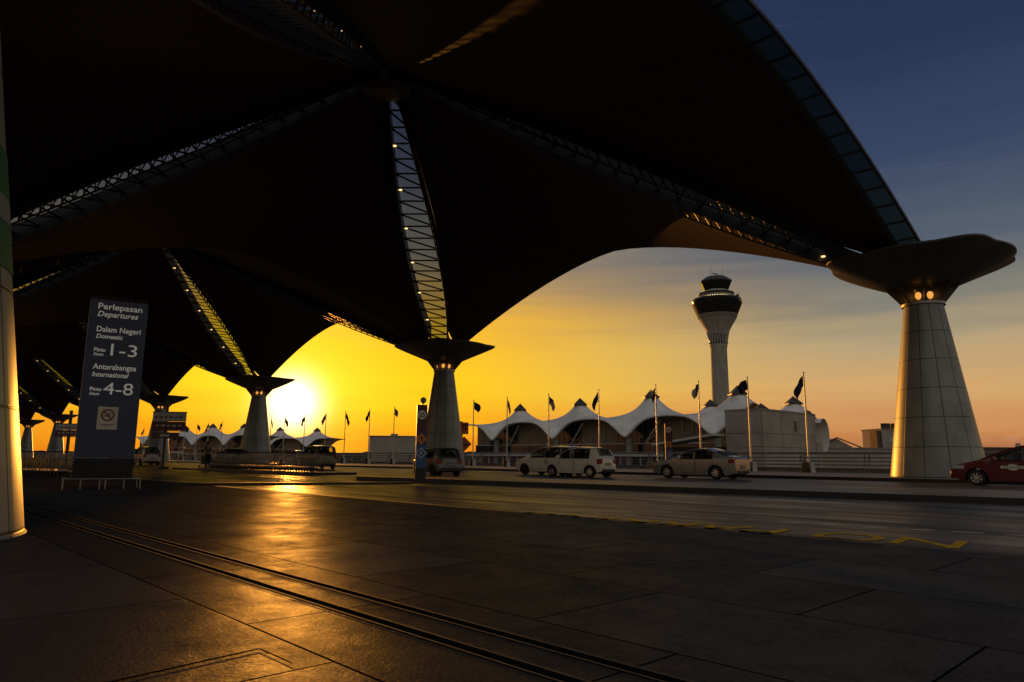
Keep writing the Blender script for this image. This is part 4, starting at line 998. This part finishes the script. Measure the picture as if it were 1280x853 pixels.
    # doors: a thin skin over the flank with its own gap and handle
    for xf, xr in [(sidewin[0][0]-.12, sidewin[0][1]-.02)] + ([(sidewin[1][0]+.02, max(sidewin[1][1], wheels[1]+.10))] if len(sidewin) > 1 else []):
        for sgn in (1, -1):
            m = MB(); rows = []
            for i in range(9):
                x = xf+(xr-xf)*i/8; rows.append([Vector((x, sgn*(ysurf(x, z)+.006), z)) for z in [max(.30, zbot(x)+.05)+(belt-.02-max(.30, zbot(x)+.05))*f/6 for f in range(7)]])
            m.grid(rows, flip=sgn < 0)
            d_ = m.build('door', paint, t, smooth=True)
            m = MB(); ring = [r[0] for r in rows]+list(rows[-1][1:])+[r[-1] for r in rows[::-1]][1:]+list(rows[0][1:-1])[::-1]
            m.tube(ring+[ring[0]], .007, 4); m.build('door_gap', M['black'], d_)
            m = MB(); xh = xr+(.16 if xf > xr else -.16); zh = belt-.13; m.box((xh, sgn*(ysurf(xh, zh)+.02), zh), (.17, .03, .03)); m.build('handle', paint, d_)
    # wheels
    for wx in wheels:
        for sgn in (1, -1):
            m = MB(); pr = [(wr*.62, -.10), (wr*.93, -.10), (wr, -.065), (wr, .065), (wr*.93, .10), (wr*.62, .10), (wr*.60, .02)]
            m.lathe(pr, 28); o = m.build('wheel', M['rubber'], t, smooth=35); o.location = (wx, sgn*(Wc/2-.13), wr); o.rotation_euler = (R(-90*sgn), 0, 0)
            m = MB(); m.lathe([(wr*.63, .06), (wr*.63, .09), (wr*.57, .085), (wr*.55, .05)], 28, cap=False); m.lathe([(.055, .04), (.05, .085), (.01, .09)], 14)
            for q in range(7):
                a = 6.2832*q/7; m.box((wr*.33*math.cos(a), wr*.33*math.sin(a), .065), (wr*.50, .05, .02), a)
            m.mi = 1; m.lathe([(wr*.6, .02), (.01, .021)], 24, cap=False)
            m.build('rim', [M[wheelcap], M['black']], o)
    # lamps, plates, mirrors, seats
    hl, tl = lights
    for sgn in (1, -1):
        for nm, (xa, xb, za, zb), mm in (('headlight', hl, 'headl'), ('taillight', tl, 'taill')):
            m = MB(); rows = []
            for i in range(6):
                x = xa+(xb-xa)*i/5; rows.append([Vector((x, sgn*(ysurf(x, za+(zb-za)*f/4)+.008), za+(zb-za)*f/4)) for f in range(5)])
            m.grid(rows, flip=(sgn > 0) == (xa < xb))
            # return on to the end face
            xe = xa if abs(xa) > abs(xb) else xb; e_ = .012 if xe > 0 else -.012
            row = rows[0] if xe == xa else rows[-1]
            m.grid([[q+Vector((e_, 0, 0)) for q in row], [Vector((xe+e_, q.y-sgn*.22, q.z)) for q in row]], flip=(sgn < 0) == (xe > 0))
            m.build(nm, M[mm], t)
        xm_ = sidewin[0][0]-.10
        m = MB(); m.box((xm_, sgn*(ysurf(xm_, belt)+.10), belt+.10), (.10, .20, .14), 0, .85); m.build('mirror', paint, t)
    if plate:
        m = MB(); m.box((tail-.012, 0, .66 if roof > 1.48 else .60), (.02, .46, .12)); o = m.build('number_plate', M['plate'], t)
        m = MB()
        for q in range(6): m.box((tail-.024, -.17+.066*q+(.02 if q > 2 else 0), .66 if roof > 1.48 else .60), (.006, .034, .062))
        m.build('plate_character', M['letter'], o)
        m = MB(); m.box((nose_+.006, 0, .42), (.02, Wc*.62, .16)); m.build('grille', M['black'], t)
        m = MB(); m.box((tail-.006, 0, .34), (.02, Wc*.66, .14)); m.build('rear_bumper_insert', M['black'], t)
    cx = (sidewin[0][0]+sidewin[0][1])/2-.10
    for (x, y) in ((cx, .36), (cx, -.36), (cx-.85, .36), (cx-.85, -.36)):
        if ztop(x-.2) < belt+.25: continue
        hh = min(belt+.22, ztop(x-.22)-.14)
        m = MB(); m.box((x-.18, y, (hh+.4)/2), (.14, .46, hh-.4)); m.box((x-.20, y, hh+.03), (.10, .24, .14)); m.box((x+.06, y, .46), (.5, .46, .14)); m.build('seat', M['seat'], t)
    m = MB(); m.box((sidewin[0][0]+.05, 0, belt-.10), (.35, Wc*.78, .18)); m.build('dashboard', M['black'], t)
    if taxi:
        m = MB(); m.box((.0, 0, ztop(0)+.11), (.16, .42, .13), 0, .8); m.build('roof_light', M['slab'], t)
    return t, ysurf, belt
top_hatch = [(1.83, .45), (1.82, .66), (1.66, .80), (1.02, .95), (.50, 1.26), (.12, 1.43), (-.5, 1.50), (-1.2, 1.475), (-1.50, 1.42), (-1.70, 1.06), (-1.79, .90), (-1.83, .50)]
top_mpv = [(2.13, .48), (2.11, .72), (1.90, .86), (1.32, 1.0), (.55, 1.42), (.1, 1.56), (-.8, 1.60), (-1.6, 1.57), (-1.9, 1.50), (-2.05, 1.10), (-2.12, .92), (-2.14, .5)]
top_sedan = [(2.28, .42), (2.26, .66), (2.02, .79), (1.12, .96), (.38, 1.31), (-.15, 1.45), (-.75, 1.455), (-1.30, 1.29), (-1.76, 1.10), (-2.18, 1.05), (-2.26, .92), (-2.28, .5)]
top_kancil = [(1.70, .45), (1.68, .68), (1.50, .80), (.88, .91), (.42, 1.27), (.12, 1.39), (-.6, 1.42), (-1.32, 1.38), (-1.42, 1.34), (-1.60, .95), (-1.66, .84), (-1.70, .45)]
top_innova = [(2.29, .5), (2.27, .80), (2.02, .95), (1.38, 1.06), (.62, 1.58), (.2, 1.71), (-.6, 1.76), (-1.7, 1.73), (-2.02, 1.66), (-2.18, 1.15), (-2.26, .98), (-2.29, .5)]
top_redtaxi = [(2.24, .42), (2.21, .64), (2.02, .79), (1.18, 1.0), (.25, 1.40), (-.25, 1.52), (-.9, 1.52), (-1.55, 1.36), (-2.0, 1.12), (-2.17, 1.02), (-2.22, .9), (-2.24, .5)]
def place(x, y, z=0): q = ground(x, y, z); return Vector((q.x, q.y, z+.004))
car('hatchback', 'white hatchback parked right of the white people carrier, dark rear window', 'car', Vector((3.5, 36.6, .004)), RZU+R(4), 3.65, 1.64, top_hatch, .93, (1.18, -1.24), .285, M['pwhite'], [(.72, -.22), (-.29, -1.22)], (3, 5), (8, 9), ((1.79, 1.42, .66, .80), (-1.80, -1.66, .66, .92)))
car('people_carrier', 'white people carrier half hidden behind the white hatchback', 'car', Vector((2.3, 40.2, .004)), RZU+R(4), 4.25, 1.70, top_mpv, .97, (1.36, -1.36), .30, M['pwhite'], [(.90, -.15), (-.22, -1.25), (-1.34, -1.85)], (3, 5), (8, 9), ((2.08, 1.68, .70, .84), (-2.10, -2.0, .70, 1.05)), wheelcap='rubber')
car('sedan', 'silver sedan alone below the control tower', 'car', Vector((9.35, 35.1, .004)), RZU+R(1), 4.56, 1.76, top_sedan, .95, (1.38, -1.30), .315, M['psilver'], [(.62, -.20), (-.27, -1.18)], (3, 5), (7, 8), ((2.22, 1.78, .64, .77), (-2.24, -1.95, .76, .98)))
car('small_hatchback', 'small grey boxy hatchback seen from behind beside the island totem', 'car', Vector((-3.85, 36.6, .004)), RZU-R(14), 3.4, 1.50, top_kancil, .90, (1.08, -1.10), .27, M['pgrey'], [(.60, -.25), (-.32, -1.18)], (3, 5), (8, 9), ((1.66, 1.36, .64, .78), (-1.68, -1.55, .62, .86)), wheelcap='rubber')
car('taxi', 'olive gold people carrier taxi behind the right end of the long trolley row', 'car', P(39.4, -11.2, .004), RZU-R(12), 4.58, 1.78, top_innova, 1.05, (1.38, -1.37), .32, M['pgold'], [(1.0, -.02), (-.10, -1.05), (-1.14, -1.90)], (3, 5), (8, 9), ((2.24, 1.84, .78, .94), (-2.26, -2.12, .72, 1.12)), wheelcap='rubber')
pv = at(183, 573, 70); car('people_carrier', 'pale people carrier seen from behind right of the departures pylon', 'car', (pv.x, 70, .004), R(130), 4.4, 1.78, top_innova, 1.05, (1.38, -1.37), .32, M['psilver'], [(1.0, -.02), (-.10, -1.05), (-1.14, -1.90)], (3, 5), (8, 9), ((2.24, 1.84, .78, .94), (-2.26, -2.12, .72, 1.12)), wheelcap='rubber')
pv = at(289, 573, 56); car('sedan', 'dark sedan behind the trolleys just left of the sun column', 'car', (pv.x, 56, .004), RZU, 4.56, 1.76, top_sedan, .95, (1.38, -1.30), .315, M['pdark'], [(.62, -.20), (-.27, -1.18)], (3, 5), (7, 8), ((2.22, 1.78, .64, .77), (-2.24, -1.95, .76, .98)), wheelcap='rubber')
pv = at(372, 573, 62); car('sedan', 'white sedan roof showing above the trolleys right of the sun column', 'car', (pv.x, 62, .004), RZU, 4.56, 1.76, top_sedan, .95, (1.38, -1.30), .315, M['pwhite'], [(.62, -.20), (-.27, -1.18)], (3, 5), (7, 8), ((2.22, 1.78, .64, .77), (-2.24, -1.95, .76, .98)), wheelcap='rubber')
pr = ground(1222, 607.5); rzr = RZU+R(6)
cen = Vector((pr.x, pr.y, .004)) - Matrix.Rotation(rzr, 3, 'Z') @ Vector((1.36, .75, 0))
t, ys, bl = car('taxi', 'dark red taxi with a pale door badge at the right edge', 'car', cen, rzr, 4.48, 1.74, top_redtaxi, .96, (1.36, -1.30), .31, M['pred'], [(.80, -.15), (-.22, -1.20)], (3, 5), (7, 8), ((2.16, 1.74, .64, .78), (-2.20, -1.9, .72, .96)), taxi=True)
for sgn in (1, -1):
    m = MB(); x = .15; z = .72; n = 24; y = sgn*(ys(x, z)+.012)
    m.add([(x+.19*math.cos(6.2832*i/n), y, z+.12*math.sin(6.2832*i/n)) for i in range(n)], [list(range(n)) if sgn < 0 else list(range(n))[::-1]])
    m.add([(x-.40, y+sgn*.002, z-.05), (x+.40, y+sgn*.002, z-.05), (x+.40, y+sgn*.002, z+.05), (x-.40, y+sgn*.002, z+.05)], [[0, 1, 2, 3] if sgn < 0 else [3, 2, 1, 0]])
    o = m.build('door_badge', M['letter'], t)
    m = MB()
    for q in range(7): m.box((x-.27+.09*q, y+sgn*.006, z), (.05, .004, .045))
    m.build('badge_mark', M['pgrey'], o)
